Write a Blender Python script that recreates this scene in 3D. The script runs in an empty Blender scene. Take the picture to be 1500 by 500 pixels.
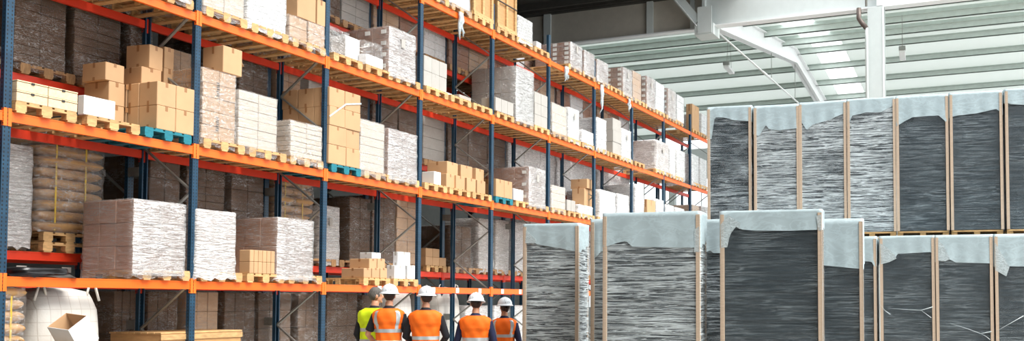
import bpy, bmesh, math, random
from mathutils import Vector, Matrix
R_ = random.Random(7)
sc = bpy.context.scene
COL = sc.collection
PI = math.pi

# ------------------------------------------------------------------ camera
F, CX, CY, PIT, TH, CH = 1373.6, 961.33, 381.72, .0444, .3743, 1.6
cam = bpy.data.objects.new('camera', bpy.data.cameras.new('camera'))
COL.objects.link(cam)
cam.location = (0, 0, CH)
cam.rotation_euler = (PI/2 + PIT, 0, TH)
cam.data.sensor_width = 36
cam.data.lens = F/1500*36
cam.data.shift_x = (750-CX)/1500
cam.data.shift_y = (CY-250)/1500
cam.data.clip_end = 400
sc.camera = cam

def ray(px, py):                       # direction of a photo pixel in the hall's own axes
    x, zz = (px-CX)/F, -(py-CY)/F
    c, s = math.cos(PIT), math.sin(PIT)
    y, z = c-zz*s, s+zz*c
    c, s = math.cos(TH), math.sin(TH)
    return x*c-y*s, x*s+y*c, z
def at_x(px, py, X):
    r = ray(px, py); t = X/r[0]
    return Vector((X, r[1]*t, CH+r[2]*t))
def at_y(px, py, Y):
    r = ray(px, py); t = Y/r[1]
    return Vector((r[0]*t, Y, CH+r[2]*t))
def at_xz(px, X, Z):                   # point on the plane X with height Z seen in column px
    py=250
    for _ in range(12):
        p=at_x(px,py,X); q=at_x(px,py+1,X); py+=(Z-p.z)/(q.z-p.z)
    return at_x(px,py,X)
def at_plane(px, py, p, yaw):          # vertical plane through p, running at yaw to the X axis
    n = (-math.sin(yaw), math.cos(yaw)); r = ray(px, py)
    t = (p[0]*n[0]+p[1]*n[1])/(r[0]*n[0]+r[1]*n[1])
    return Vector((r[0]*t, r[1]*t, CH+r[2]*t))

# ------------------------------------------------------------------ mesh building
class MB:
    def __init__(s): s.v = []; s.f = []
    def add(s, vs, fs, M=None):
        b = len(s.v)
        s.v += [tuple(M @ Vector(v)) if M else tuple(v) for v in vs]
        s.f += [tuple(b+i for i in f) for f in fs]; return s
    def box(s, x0, x1, y0, y1, z0, z1, M=None):
        return s.add([(x0,y0,z0),(x1,y0,z0),(x1,y1,z0),(x0,y1,z0),(x0,y0,z1),(x1,y0,z1),(x1,y1,z1),(x0,y1,z1)],
                     [(0,3,2,1),(4,5,6,7),(0,1,5,4),(1,2,6,5),(2,3,7,6),(3,0,4,7)], M)
    def cbox(s, x0, x1, y0, y1, z0, z1, c=.012, M=None):     # box with chamfered edges
        v = []; idx = {}
        for ix, x in ((-1,x0),(1,x1)):
            for iy, y in ((-1,y0),(1,y1)):
                for iz, z in ((-1,z0),(1,z1)):
                    for a in range(3):
                        p = [x-ix*c, y-iy*c, z-iz*c]; p[a] = (x,y,z)[a]
                        idx[(ix,iy,iz,a)] = len(v); v.append(tuple(p))
        f = []
        for a in range(3):
            b, d = (a+1)%3, (a+2)%3
            for sg in (-1,1):
                q = []
                for sb, sd in ((-1,-1),(1,-1),(1,1),(-1,1)):
                    k = [0,0,0]; k[a]=sg; k[b]=sb; k[d]=sd; q.append(idx[(*k,a)])
                f.append(q if sg>0 else q[::-1])
            for sb in (-1,1):                                # edges running along a
                for sd in (-1,1):
                    def K(sa, t):
                        k=[0,0,0]; k[a]=sa; k[b]=sb; k[d]=sd; return idx[(*k,t)]
                    q=[K(-1,b),K(1,b),K(1,d),K(-1,d)]
                    f.append(q if sb*sd<0 else q[::-1])
        for ix in (-1,1):
            for iy in (-1,1):
                for iz in (-1,1):
                    q=[idx[(ix,iy,iz,a)] for a in range(3)]
                    f.append(q if ix*iy*iz>0 else q[::-1])
        return s.add(v, f, M)
    def tube(s, pts, r, n=8, cap=True):
        pts=[Vector(p) for p in pts]; rs = r if isinstance(r,(list,tuple)) else [r]*len(pts)
        rings=[]; up=None
        for i,p in enumerate(pts):
            d=(pts[min(i+1,len(pts)-1)]-pts[max(i-1,0)]).normalized()
            a = up if up is not None else (Vector((0,0,1)) if abs(d.z)<.9 else Vector((1,0,0)))
            u=(a-d*a.dot(d)).normalized(); up=u; w=d.cross(u)
            rings.append([p+(u*math.cos(2*PI*k/n)+w*math.sin(2*PI*k/n))*rs[i] for k in range(n)])
        return s.loft(rings, cap)
    def loft(s, rings, cap=True, close=True):
        n=len(rings[0]); vs=[v for r in rings for v in r]; f=[]
        for i in range(len(rings)-1):
            for k in range(n if close else n-1):
                a=i*n+k; b=i*n+(k+1)%n; f.append((a,b,b+n,a+n))
        if cap:
            f.append(tuple(range(n))[::-1]); f.append(tuple(range((len(rings)-1)*n, len(rings)*n)))
        return s.add(vs, f)
    def bar(s, a, b, w, t, up=(0,0,1)):                      # flat bar between two points
        a=Vector(a); b=Vector(b); d=(b-a); L=d.length; d.normalize()
        u=Vector(up); u=(u-d*u.dot(d)).normalized(); q=d.cross(u)
        M=Matrix((( d.x,q.x,u.x,a.x),(d.y,q.y,u.y,a.y),(d.z,q.z,u.z,a.z),(0,0,0,1)))
        return s.box(0,L,-t/2,t/2,-w/2,w/2,M)
    def extr(s, prof, axis_pts):                             # prof: 2-D outline, swept along straight z
        n=len(prof); vs=[(x,y,z) for z in axis_pts for x,y in prof]
        f=[]
        for i in range(len(axis_pts)-1):
            for k in range(n):
                a=i*n+k; b=i*n+(k+1)%n; f.append((a,b,b+n,a+n))
        f.append(tuple(range(n))[::-1]); f.append(tuple(range((len(axis_pts)-1)*n, len(axis_pts)*n)))
        return s.add(vs,f)
    def mesh(s, name, mat=None, smooth=False):
        me=bpy.data.meshes.new(name); me.from_pydata(s.v,[],s.f); me.validate(); me.update()
        if mat: me.materials.append(mat)
        if smooth: me.polygons.foreach_set('use_smooth',[True]*len(me.polygons))
        return me
    def build(s, name, mat, parent=None, loc=(0,0,0), rz=0, smooth=False):
        o=bpy.data.objects.new(name, s.mesh(name,mat,smooth)); COL.objects.link(o)
        o.location=loc; o.rotation_euler=(0,0,rz)
        if parent: o.parent=parent
        return o
def empty(name, loc=(0,0,0), rz=0):
    o=bpy.data.objects.new(name,None); COL.objects.link(o); o.empty_display_size=.1
    o.location=loc; o.rotation_euler=(0,0,rz); return o
USED={}
def tag(o, label, cat, group=None, kind=None):
    o['label']=label; o['category']=cat
    if group: o['group']=group
    if kind: o['kind']=kind
    USED[label]=USED.get(label,0)+1
    return o
def structure(o): o['kind']='structure'; return o
def copy_tree(o, parent=None):
    c=o.copy(); COL.objects.link(c); c.parent=parent
    for ch in list(o.children): copy_tree(ch,c)
    return c

# ------------------------------------------------------------------ materials
def lin(c):
    return tuple((x/255/12.92 if x/255<=.04045 else ((x/255+.055)/1.055)**2.4) for x in c)+(1,)
def nt(name):
    m=bpy.data.materials.new(name); m.use_nodes=True; t=m.node_tree
    return m,t,t.nodes['Principled BSDF'],t.nodes,t.links
def N(t,k,**kw):
    n=t.nodes.new(k)
    for a,b in kw.items():
        if a.startswith('i_'): n.inputs[a[2:].replace('_',' ')].default_value=b
        else: setattr(n,a,b)
    return n
def noise(t, scale=(1,1,1), s=5, detail=3, dist=0, rot=(0,0,0), rnd=True):
    tc=N(t,'ShaderNodeTexCoord'); mp=N(t,'ShaderNodeMapping'); mp.inputs['Scale'].default_value=scale; mp.inputs['Rotation'].default_value=rot
    t.links.new(tc.outputs['Object'],mp.inputs['Vector'])
    if rnd:
        oi=N(t,'ShaderNodeObjectInfo'); mu=N(t,'ShaderNodeMath',operation='MULTIPLY'); mu.inputs[1].default_value=37
        t.links.new(oi.outputs['Random'],mu.inputs[0]); t.links.new(mu.outputs[0],mp.inputs['Location'])
    n=N(t,'ShaderNodeTexNoise'); n.inputs['Scale'].default_value=s; n.inputs['Detail'].default_value=detail; n.inputs['Distortion'].default_value=dist
    t.links.new(mp.outputs[0],n.inputs['Vector']); return n.outputs['Fac']
def ramp(t, src, stops):
    r=N(t,'ShaderNodeValToRGB'); e=r.color_ramp.elements
    while len(e)<len(stops): e.new(.5)
    for x,(p,c) in zip(e,stops): x.position=p; x.color=c if len(c)==4 else (*c,1)
    t.links.new(src,r.inputs[0]); return r.outputs[0]
def g(v): return (v,v,v,1)
def bump(t, src, b, st=.3, d=.02):
    n=N(t,'ShaderNodeBump'); n.inputs['Strength'].default_value=st; n.inputs['Distance'].default_value=d
    t.links.new(src,n.inputs['Height']); t.links.new(n.outputs[0],b.inputs['Normal']); return n
def plain(name, rgb, rough=.5, metal=0, var=.12, sc_=(1,1,1), s=4, bmp=0, rnd=.0):
    m,t,b,nd,lk=nt(name)
    c=lin(rgb); lo=tuple(x*(1-var) for x in c[:3]); hi=tuple(min(1,x*(1+var)) for x in c[:3])
    fac=noise(t,sc_,s,4)
    col=ramp(t,fac,[(.3,lo),(.7,hi)])
    if rnd:
        oi=N(t,'ShaderNodeObjectInfo'); hs=N(t,'ShaderNodeHueSaturation')
        mr=N(t,'ShaderNodeMapRange'); mr.inputs['To Min'].default_value=1-rnd; mr.inputs['To Max'].default_value=1+rnd
        lk.new(oi.outputs['Random'],mr.inputs[0]); lk.new(mr.outputs[0],hs.inputs['Value']); lk.new(col,hs.inputs['Color']); col=hs.outputs[0]
    lk.new(col,b.inputs['Base Color']); b.inputs['Roughness'].default_value=rough; b.inputs['Metallic'].default_value=metal
    if bmp: bump(t,fac,b,bmp)
    return m
M={}
M['orange']=plain('orange_paint',(255,110,28),.42,0,.05)
M['red']=plain('shaded_orange_paint',(222,58,26),.45,0,.06)  # same orange paint, reddened: rear shade and bounce put into the colour
M['steel']=plain('galvanised_steel',(150,152,148),.42,.55,.15,s=9)
M['wood']=plain('pallet_wood',(203,163,112),.75,0,.22,(3,3,9),3,.15,.16)
M['oldwood']=plain('weathered_wood',(176,138,98),.8,0,.25,(3,9,3),3,.15,.2)
M['blue']=plain('teal_pallet_paint',(28,120,135),.65,0,.2,(3,3,9),4,.1)
M['pine']=plain('pale_planed_pine',(228,204,168),.6,0,.12,(2,14,14),2,.05)
M['crate']=plain('crate_plywood',(196,150,100),.65,0,.12,(2,2,8),3,.05)
M['carton']=plain('kraft_carton',(198,159,119),.72,0,.05,(1,1,1),3,.03,.06)
M['tape']=plain('brown_tape',(160,115,75),.35,0,.05)
M['cwhite']=plain('white_carton',(226,228,230),.6,0,.03)
M['cgrey']=plain('grey_white_carton',(178,174,168),.6,0,.05)
M['cbrown']=plain('brown_carton_stack',(158,118,96),.7,0,.1,(1,1,6),3,.03)
M['ctan']=plain('tan_carton_stack',(192,160,130),.7,0,.08,(1,1,6),3,.03)
M['cdark']=plain('shaded_carton_stack',(92,68,48),.7,0,.2,(1,1,8),3,.03)  # rear rack loads only: the shade back there is put into the brown
M['cpale']=plain('pale_carton_stack',(208,196,182),.7,0,.05,(1,1,6),3,.03)
M['ink']=plain('black_print',(50,48,46),.6)
M['paper']=plain('white_paper_label',(228,228,224),.6,0,.02)
M['sack']=plain('kraft_paper_sack',(188,146,96),.6,0,.14,(1,1,1),7,.3,.06)
def woven():
    m,t,b,nd,lk=nt('white_woven_bag')
    tc=N(t,'ShaderNodeTexCoord'); mp=N(t,'ShaderNodeMapping'); mp.inputs['Rotation'].default_value=(0,PI/2,PI/2); lk.new(tc.outputs['Object'],mp.inputs[0])
    br=N(t,'ShaderNodeTexBrick'); lk.new(mp.outputs[0],br.inputs['Vector']); br.offset=0; br.inputs['Scale'].default_value=1
    br.inputs['Brick Width'].default_value=.14; br.inputs['Row Height'].default_value=.17; br.inputs['Mortar Size'].default_value=.004
    br.inputs['Color1'].default_value=lin((214,212,206)); br.inputs['Color2'].default_value=lin((206,204,198)); br.inputs['Mortar'].default_value=lin((188,182,174))
    lk.new(br.outputs[0],b.inputs['Base Color']); b.inputs['Roughness'].default_value=.5
    bump(t,noise(t,(1,1,1),5,3),b,.4,.04); return m
M['bag']=woven()
M['roof']=plain('white_roof_sheet',(236,240,236),.6,0,.03)
M['purlin']=plain('grey_green_purlin',(200,212,206),.6,0,.06)
M['girder']=plain('warm_grey_steel',(190,184,172),.6,0,.05)  # browner than the right-hand section: shade put into the colour
M['girderl']=plain('light_grey_steel',(205,212,210),.55,0,.03)
M['whitesteel']=plain('white_steel',(240,242,242),.45,0,.02)
M['darkroof']=plain('shade_dark_roof_sheet',(70,68,64),.8,0,.1)  # unlit underside: its shade is put into the sheet colour
M['floor']=plain('concrete_floor',(165,162,155),.55,0,.12,(1,1,1),1.5)
M['wall']=plain('grey_wall_panel',(80,80,78),.8,0,.05)
M['wallw']=plain('white_wall_panel',(225,228,228),.7,0,.03)
M['copper']=plain('brown_pipe',(96,84,78),.45,.2,.15)
M['core']=plain('dark_board_pack',(42,53,60),.45,0,.35,(.6,.6,14),2.5)
M['edge']=plain('beige_edge_board',(198,176,154),.7,0,.08,(1,1,20),3)
M['strap']=plain('yellow_strap',(214,178,60),.5)
M['wstrap']=plain('white_strap',(226,226,220),.5)
M['black']=plain('black_film',(30,30,32),.3,0,.2,bmp=.4)
M['skin']=plain('skin',(205,150,120),.5,0,.05,s=20)
M['helmet']=plain('helmet_shell',(222,230,236),.3,0,.01)
M['vorange']=plain('orange_vest',(255,112,8),.75,0,.04,(1,1,1),8,.3)
M['vyellow']=plain('yellow_vest',(222,250,20),.75,0,.04,(1,1,1),8,.3)
M['reflect']=plain('reflective_band',(190,196,198),.35,.3,.05)
M['navy']=plain('navy_cloth',(28,34,66),.85,0,.2,s=9,bmp=.2)
M['blackcl']=plain('black_cloth',(26,27,34),.85,0,.2,s=9,bmp=.2)
M['trouser']=plain('dark_trousers',(40,44,58),.85,0,.2,s=9)
M['boot']=plain('boot_leather',(46,38,32),.6)
M['hairg']=plain('grey_hair',(96,92,88),.7,0,.3,(8,8,2),12,.5)
M['hairb']=plain('dark_hair',(48,34,26),.6,0,.3,(8,8,2),12,.5)
M['eye']=plain('eye_white',(230,226,220),.2)
M['lip']=plain('lip',(170,100,90),.5)

def post_material():
    m,t,b,nd,lk=nt('blue_perforated_post')
    tc=N(t,'ShaderNodeTexCoord'); sp=N(t,'ShaderNodeSeparateXYZ'); lk.new(tc.outputs['Object'],sp.inputs[0])
    def ma(op,a,bv=None,c=None):
        n=N(t,'ShaderNodeMath',operation=op)
        for i,x in enumerate((a,bv,c)):
            if x is None: continue
            if isinstance(x,(int,float)): n.inputs[i].default_value=x
            else: lk.new(x,n.inputs[i])
        return n.outputs[0]
    ay=ma('ABSOLUTE',sp.outputs['Y']); ax=ma('ABSOLUTE',ma('ADD',sp.outputs['X'],.035))
    fz=ma('MODULO',ma('ADD',sp.outputs['Z'],.0),.05)
    hz=ma('MULTIPLY',ma('GREATER_THAN',fz,.014),ma('LESS_THAN',fz,.038))
    hy=ma('MULTIPLY',ma('GREATER_THAN',ay,.018),ma('LESS_THAN',ay,.034))
    geo=N(t,'ShaderNodeNewGeometry'); sn=N(t,'ShaderNodeSeparateXYZ'); lk.new(tc.outputs['Normal'],sn.inputs[0])
    fx=ma('GREATER_THAN',ma('ABSOLUTE',sn.outputs['X']),.5)
    h1=ma('MULTIPLY',ma('MULTIPLY',hz,hy),fx)
    hx=ma('LESS_THAN',ax,.009); fy=ma('GREATER_THAN',ma('ABSOLUTE',sn.outputs['Y']),.5)
    h2=ma('MULTIPLY',ma('MULTIPLY',hz,hx),fy)
    h=ma('MAXIMUM',h1,h2)
    base=ramp(t,noise(t,(1,1,1),6,3),[(.3,lin((22,56,80))),(.7,lin((32,72,98)))])
    mx=N(t,'ShaderNodeMix',data_type='RGBA'); lk.new(h,mx.inputs[0]); lk.new(base,mx.inputs[6]); mx.inputs[7].default_value=lin((8,14,22))
    lk.new(mx.outputs[2],b.inputs['Base Color']); b.inputs['Roughness'].default_value=.4
    return m
M['post']=post_material()

def film_material(name, lo, hi, scale, rough=.2, gloss=.2, s=3, tint=(255,255,255), bst=.8, width=.05, dist=1.0, bd=.02, rot=.12, patch=.5):
    """clinging plastic film: clear between its folds, milky along them, with highlights painted in; patch: how unevenly it is creased"""
    m,t,b,nd,lk=nt(name)
    def ridge(fac,w):
        a=N(t,'ShaderNodeMath',operation='SUBTRACT'); lk.new(fac,a.inputs[0]); a.inputs[1].default_value=.5
        c=N(t,'ShaderNodeMath',operation='ABSOLUTE'); lk.new(a.outputs[0],c.inputs[0])
        mr=N(t,'ShaderNodeMapRange'); mr.inputs['From Min'].default_value=0; mr.inputs['From Max'].default_value=w; mr.inputs['To Min'].default_value=1; mr.inputs['To Max'].default_value=0
        lk.new(c.outputs[0],mr.inputs[0]); return mr.outputs[0]
    f1=noise(t,scale,s,5,dist,(rot,rot,0)); f2=noise(t,tuple(x*1.35 for x in scale),s*1.3,4,dist*1.3,(-rot*1.5,-rot*1.2,0))
    r1=ridge(f1,width); r2=ridge(f2,width*.8)  # fold lines whitened to stand for the film's highlights
    mx0=N(t,'ShaderNodeMath',operation='MAXIMUM'); lk.new(r1,mx0.inputs[0]); lk.new(r2,mx0.inputs[1])
    big=ramp(t,noise(t,(1,1,1.6),1.6,2),[(.35,g(1-patch)),(.62,g(1))])
    mu=N(t,'ShaderNodeMath',operation='MULTIPLY'); lk.new(mx0.outputs[0],mu.inputs[0]); lk.new(big,mu.inputs[1])
    mr=N(t,'ShaderNodeMapRange'); mr.inputs['To Min'].default_value=lo; mr.inputs['To Max'].default_value=hi; lk.new(mu.outputs[0],mr.inputs[0])
    b.inputs['Base Color'].default_value=lin(tint); b.inputs['Roughness'].default_value=.35
    bn=bump(t,f1,b,bst,bd)
    tr=N(t,'ShaderNodeBsdfTransparent'); mx=N(t,'ShaderNodeMixShader'); lk.new(mr.outputs[0],mx.inputs[0])
    lk.new(tr.outputs[0],mx.inputs[1]); lk.new(b.outputs[0],mx.inputs[2])
    gl=N(t,'ShaderNodeBsdfGlossy'); gl.inputs['Roughness'].default_value=rough; lk.new(bn.outputs[0],gl.inputs['Normal'])
    m2=N(t,'ShaderNodeMixShader'); m2.inputs[0].default_value=gloss
    lk.new(mx.outputs[0],m2.inputs[1]); lk.new(gl.outputs[0],m2.inputs[2])
    lk.new(m2.outputs[0],nd['Material Output'].inputs['Surface'])
    return m
M['film']=film_material('stretch_film',.03,.42,(1.1,1.1,13),.25,.16,s=3,bst=1,bd=.05)
M['filmw']=film_material('cloudy_stretch_film',.40,.95,(1.4,1.4,10),.25,.2,s=3,bst=1,bd=.05)
M['filmc']=film_material('clear_crumpled_film',.02,.6,(2,2,6),.14,.16,s=3,bst=1,bd=.08,width=.035,patch=.8,rot=.4)
M['filmr']=film_material('dull_crumpled_film',.02,.5,(2,2,6),.2,.05,s=3,bst=1,bd=.08,width=.025,patch=.9,rot=.4)
M['films']=film_material('aisle_sheen_film',.08,.85,(1.1,1.1,10),.2,.30,s=3,bst=1,bd=.05,width=.07)  # cloudier film carrying the painted sheen of aisle faces
M['filmslab']=film_material('slab_stretch_film',.0,.9,(.45,.45,15),.2,.05,s=2.4,tint=(205,218,224),width=.045,dist=.6,patch=.75,rot=.05)
M['filmslab2']=film_material('heavy_slab_stretch_film',.06,1.0,(.45,.45,12),.2,.06,s=2.4,tint=(225,236,240),width=.065,dist=.7,patch=.45,rot=.06)
M['filmslab3']=film_material('thin_slab_stretch_film',.02,.4,(.4,.4,13),.25,.04,s=2.4,tint=(190,205,212),width=.035,dist=.5,patch=.9,rot=.04)
M['cap']=film_material('pale_top_sheet',.80,.95,(1,1,2),.35,.04,s=2,tint=(192,211,217),bst=.25)
M['capl']=film_material('doubled_top_sheet',.5,.85,(4,4,6),.3,.08,s=3,tint=(214,228,232),bst=.6)
def glass(name):
    m,t,b,nd,lk=nt(name)
    b.inputs['Roughness'].default_value=.05; b.inputs['Transmission Weight'].default_value=1; b.inputs['IOR'].default_value=1.02
    b.inputs['Base Color'].default_value=(.95,.97,.97,1); return m
M['glass']=glass('clear_glazing')
def sky_sheet():
    m,t,b,nd,lk=nt('translucent_sheet')
    b.inputs['Base Color'].default_value=(.85,.88,.88,1)
    tl=N(t,'ShaderNodeBsdfTranslucent'); tl.inputs[0].default_value=(.95,.97,.97,1)
    tr=N(t,'ShaderNodeBsdfTransparent')
    a=N(t,'ShaderNodeMixShader'); a.inputs[0].default_value=.55; lk.new(tl.outputs[0],a.inputs[1]); lk.new(tr.outputs[0],a.inputs[2])
    lk.new(a.outputs[0],nd['Material Output'].inputs['Surface']); return m
M['skylight']=sky_sheet()
def roof_sheet(name,k):
    m,t,b,nd,lk=nt(name)
    b.inputs['Base Color'].default_value=(.8,.84,.82,1)
    tl=N(t,'ShaderNodeBsdfTranslucent'); tl.inputs[0].default_value=(.93,.97,.95,1)
    a=N(t,'ShaderNodeMixShader'); a.inputs[0].default_value=k; lk.new(b.outputs[0],a.inputs[1]); lk.new(tl.outputs[0],a.inputs[2])
    lk.new(a.outputs[0],nd['Material Output'].inputs['Surface']); return m
M['roofT']=roof_sheet('milky_roof_sheet',.36)

# ------------------------------------------------------------------ the hall
def sbox(name, mat, *a): return structure(MB().box(*a).build(name, mat))
sbox('floor', M['floor'], -30, 18, -10, 57, -.2, 0)
sbox('wall_left', M['wall'], -30.3, -30, -10, 57, 0, 13)
sbox('wall_front_blocker', M['wall'], -30, 18, -10.3, -10, 0, 12.8)  # unseen, added behind the camera to keep near faces darker
wb = MB()
wb.box(-30,18,57,57.3,0,1.2)
wb.box(-30,18,57,57.3,5.2,6.6); wb.box(-30,18,57,57.3,9.6,11.5)
for x in range(-29,19,4):
    wb.box(x-.5,x-.1,57,57.3,1.2,5.2); wb.box(x-.5,x-.1,57,57.3,6.6,9.6)
structure(wb.build('wall_back', M['wallw']))
n=0
for z0,z1 in ((1.2,5.2),(6.6,9.6)):
    for x in range(-29,15,4):
        n+=1; w=empty('window_%d'%n,(x-.1,57.15,z0)); structure(w)
        fr=MB(); W=3.6; H=z1-z0
        fr.box(0,W,-.04,.04,0,.06).box(0,W,-.04,.04,H-.06,H).box(0,.06,-.04,.04,0,H).box(W-.06,W,-.04,.04,0,H).box(W/2-.03,W/2+.03,-.04,.04,0,H)
        fr.build('window_frame',M['whitesteel'],w)
        MB().box(.06,W-.06,-.004,.004,.06,H-.06).build('pane',M['glass'],w)
# roof over the storage aisle in front of the girder, coloured dark for shade
cr=MB(); cr.box(-30,-9,-10,31.9,12.95,13.1)
for y in range(-9,32,2): cr.box(-30,-9,y,y+.12,12.7,12.95)
cr.box(-9,18,-10,3,12.95,13.1)  # unseen roof over the camera end, added to cut light on near faces
structure(cr.build('ceiling', M['darkroof']))

# pitched roof behind the girder: sheets, purlins, translucent strip
Y0r, YR, Y1r = 32.2, 44.6, 57.2
def zroof(y):                                               # underside of purlins
    return 12.25+.136*(y-32.5) if y<YR else 12.25+.136*(YR-32.5)-.146*(y-YR)
XS=(-9.5,-8.05)
def sheet(xa,xb,name,mat):
    mb=MB(); n=0
    ys=[Y0r,YR,Y1r]
    for a,b in zip(ys,ys[1:]):
        za,zb=zroof(a+.001)+.34,zroof(b-.001)+.34
        if b==YR: zb=zroof(YR-.001)+.34
        mb.add([(xa,a,za),(xb,a,za),(xb,b,zb),(xa,b,zb),(xa,a,za+.06),(xb,a,za+.06),(xb,b,zb+.06),(xa,b,zb+.06)],
               [(0,3,2,1),(4,5,6,7),(0,1,5,4),(1,2,6,5),(2,3,7,6),(3,0,4,7)])
    return structure(mb.build(name,mat))
sheet(-30,XS[0],'ceiling_left_bay',M['roofT'])
sheet(XS[1],18,'ceiling_right_bay',M['roofT'])
sheet(XS[0],XS[1],'window_40',M['skylight'])
PUR=[32.6,35.6,38.9,42.2,45.3,47.4,49.6,51.9,54.2,56.4]
for k,y in enumerate(PUR):
    z=zroof(y); p=MB()
    z-=(.10 if y<YR else -.04); p.box(-30,18,y-.03,y+.03,z,z+(.44 if y<YR else .30)); p.box(-30,18,y-.03,y+.12,z,z+.02); p.box(-30,18,y-.12,y+.03,z+.26,z+.28)
    structure(p.build('trim_%d'%(k+1),M['purlin']))

# girder across the hall at Y=32
yg=32.0
def iplate(mb,xa,xb,z0,z1,y,fl=.16,t=.03):
    mb.box(xa,xb,y-t/2,y+t/2,z0,z1); return mb
xj=at_y(1037,20,yg).x
gd=empty('roof_girder',(-6,yg,11.5)); tag(gd,'deep warm grey steel girder crossing above the far end of the racking','girder')
loc=lambda x: x+6
b=MB(); iplate(b,loc(-30),loc(xj),.03,1.25,0); b.build('web_plate',M['girder'],gd)
b=MB(); b.box(loc(-30),loc(xj),-.16,.16,0,.05); b.build('bottom_flange',M['whitesteel'],gd)
b=MB(); b.box(loc(-30),loc(xj),-.2,.16,1.25,1.32); b.box(loc(-30),loc(xj),-.3,-.1,1.3,1.45); b.build('top_flange',M['darkroof'],gd)
for px,w in ((804,.12),(954,.10),(1016,.05)):
    x=loc(at_y(px,40,yg).x); q=MB(); q.box(x-w,x+w,-.13,-.02,.05,1.25); q.box(x-w-.03,x+w+.03,-.15,-.13,.05,1.25)
    q.build('stiffener',M['girderl'],gd)
g2=empty('lit_girder_section',(6,yg-.3,11.45)); tag(g2,'steel girder section, lit tone painted in, running right above the square column','girder')  # separate section whose paler grey carries the brighter light there
loc2=lambda x: x-6
b=MB(); b.box(loc2(xj),12,-.02,.02,.04,1.45); b.build('web_plate',M['girderl'],g2)
b=MB(); b.box(loc2(xj),12,-.2,.2,0,.04); b.build('bottom_flange',M['whitesteel'],g2)
b=MB(); b.box(loc2(xj)-.05,loc2(xj)+.05,-.22,.2,-.05,1.45); b.build('end_plate',M['girderl'],g2)
x1=at_y(1290,5,yg-.3).x; b=MB(); b.box(loc2(x1)-.1,loc2(x1)+.1,-.25,-.02,.04,1.45); b.build('stiffener',M['whitesteel'],g2)
# knee brace
p0=at_y(1022,32,31.4); p1=at_y(985,-12,31.4)
kbo=p0-Vector((-6,yg,11.5))
b=MB(); b.bar((0,0,0),tuple(p1-p0),.34,.05,(0,0,1)); kb=b.build('knee_brace',M['girderl'],gd,tuple(kbo))
b=MB(); b.bar((0,-.08,-.17),tuple(p1-p0+Vector((0,-.08,-.17))),.03,.2); b.build('brace_flange',M['whitesteel'],kb)
b=MB(); b.box(-.1,.6,-.05,.7,-.5,-.1); b.box(.02,.55,-.09,-.05,-.45,.5); b.build('gusset_plate',M['girderl'],kb)
# column
xc0,xc1=at_y(1272,90,31.5).x,at_y(1296,90,31.5).x; w=(xc1-xc0)/2; xc=(xc0+xc1)/2
cl=empty('steel_column',(xc,31.6,0)); tag(cl,'pale grey steel column rising behind the upper slabs','column')
b=MB(); b.box(-w,w,-.2,-.17,0,11.44); b.build('front_flange',M['girderl'],cl)
b=MB(); b.box(-w,w,.1,.13,0,11.44); b.build('rear_flange',M['girderl'],cl)
b=MB(); b.box(-.02,.02,-.17,.1,0,11.44); b.build('web_plate',M['girderl'],cl)
b=MB(); b.box(-w*1.25,w*1.25,-.3,.2,0,.03); b.build('base_plate',M['steel'],cl)
b=MB(); b.box(w-.05,w,-.215,-.2,0,11.4); b.build('edge_angle',M['whitesteel'],cl)
# downpipe and conduit
pa=[at_y(1258,12,31.2),at_y(1258,27,31.2),at_y(1262,33,31.2),at_y(1269,41,31.2),at_y(1269.5,60,31.25)]
pz=pa[0]; dp=empty('drain_pipe',tuple(pz)); b=MB(); b.tube([p-pz for p in pa[:4]],.08,12); b.build('elbow_pipe',M['copper'],dp,smooth=True)
b=MB(); b.tube([pa[3]-pz,pa[4]-pz,Vector((pa[4].x,31.25,.0))-pz],.05,10); b.build('down_pipe',M['girderl'],dp,smooth=True)
b=MB(); b.tube([Vector((pa[4].x,31.25,11.45))-pz,Vector((pa[4].x,31.25,12.6))-pz],.04,10); b.build('upper_pipe',M['steel'],dp,smooth=True)
tag(dp,'brown elbow drain pipe joining a thin grey downpipe beside the column','pipe')

# tied rafter frame
xr=-10.3
rf=empty('tied_rafter',(xr,32.2,11.5)); tag(rf,'white haunched roof rafter with a tie rod below the far roof','rafter')
def rafter(mb,y0,y1,z0a,z0b,da,db):
    a,bb=y0-32.2,y1-32.2; za,zb=z0a-11.5,z0b-11.5
    mb.add([(-.02,a,za),(.02,a,za),(.02,bb,zb),(-.02,bb,zb),(-.02,a,za+da),(.02,a,za+da),(.02,bb,zb+db),(-.02,bb,zb+db)],
           [(0,3,2,1),(4,5,6,7),(0,1,5,4),(1,2,6,5),(2,3,7,6),(3,0,4,7)])
    for dz0,dz1 in ((0,0),(da-.03,db-.03)):
        mb.add([(-.17,a,za+dz0),(.17,a,za+dz0),(.17,bb,zb+dz1),(-.17,bb,zb+dz1),(-.17,a,za+dz0+.03),(.17,a,za+dz0+.03),(.17,bb,zb+dz1+.03),(-.17,bb,zb+dz1+.03)],
           [(0,3,2,1),(4,5,6,7),(0,1,5,4),(1,2,6,5),(2,3,7,6),(3,0,4,7)])
b=MB(); rafter(b,32.2,YR,11.52,13.25,.82,.72); b.build('near_rafter',M['whitesteel'],rf)
b=MB(); rafter(b,YR,57,13.25,11.45,.72,.72); b.build('far_rafter',M['whitesteel'],rf)
b=MB(); b.tube([(0,.1,-.03),(0,24.6,-.03)],.035,8); b.tube([(0,6.5,-.03),(0,8,-.03)],.055,8); b.build('tie_rod',M['whitesteel'],rf,smooth=True)
for yy in (40.2,44.8):
    b=MB(); b.tube([(0,yy-32.2,-.03),(0,yy-32.2,zroof(yy)-11.5-.6)],.014,6); b.build('hanger_rod',M['steel'],rf)
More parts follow.
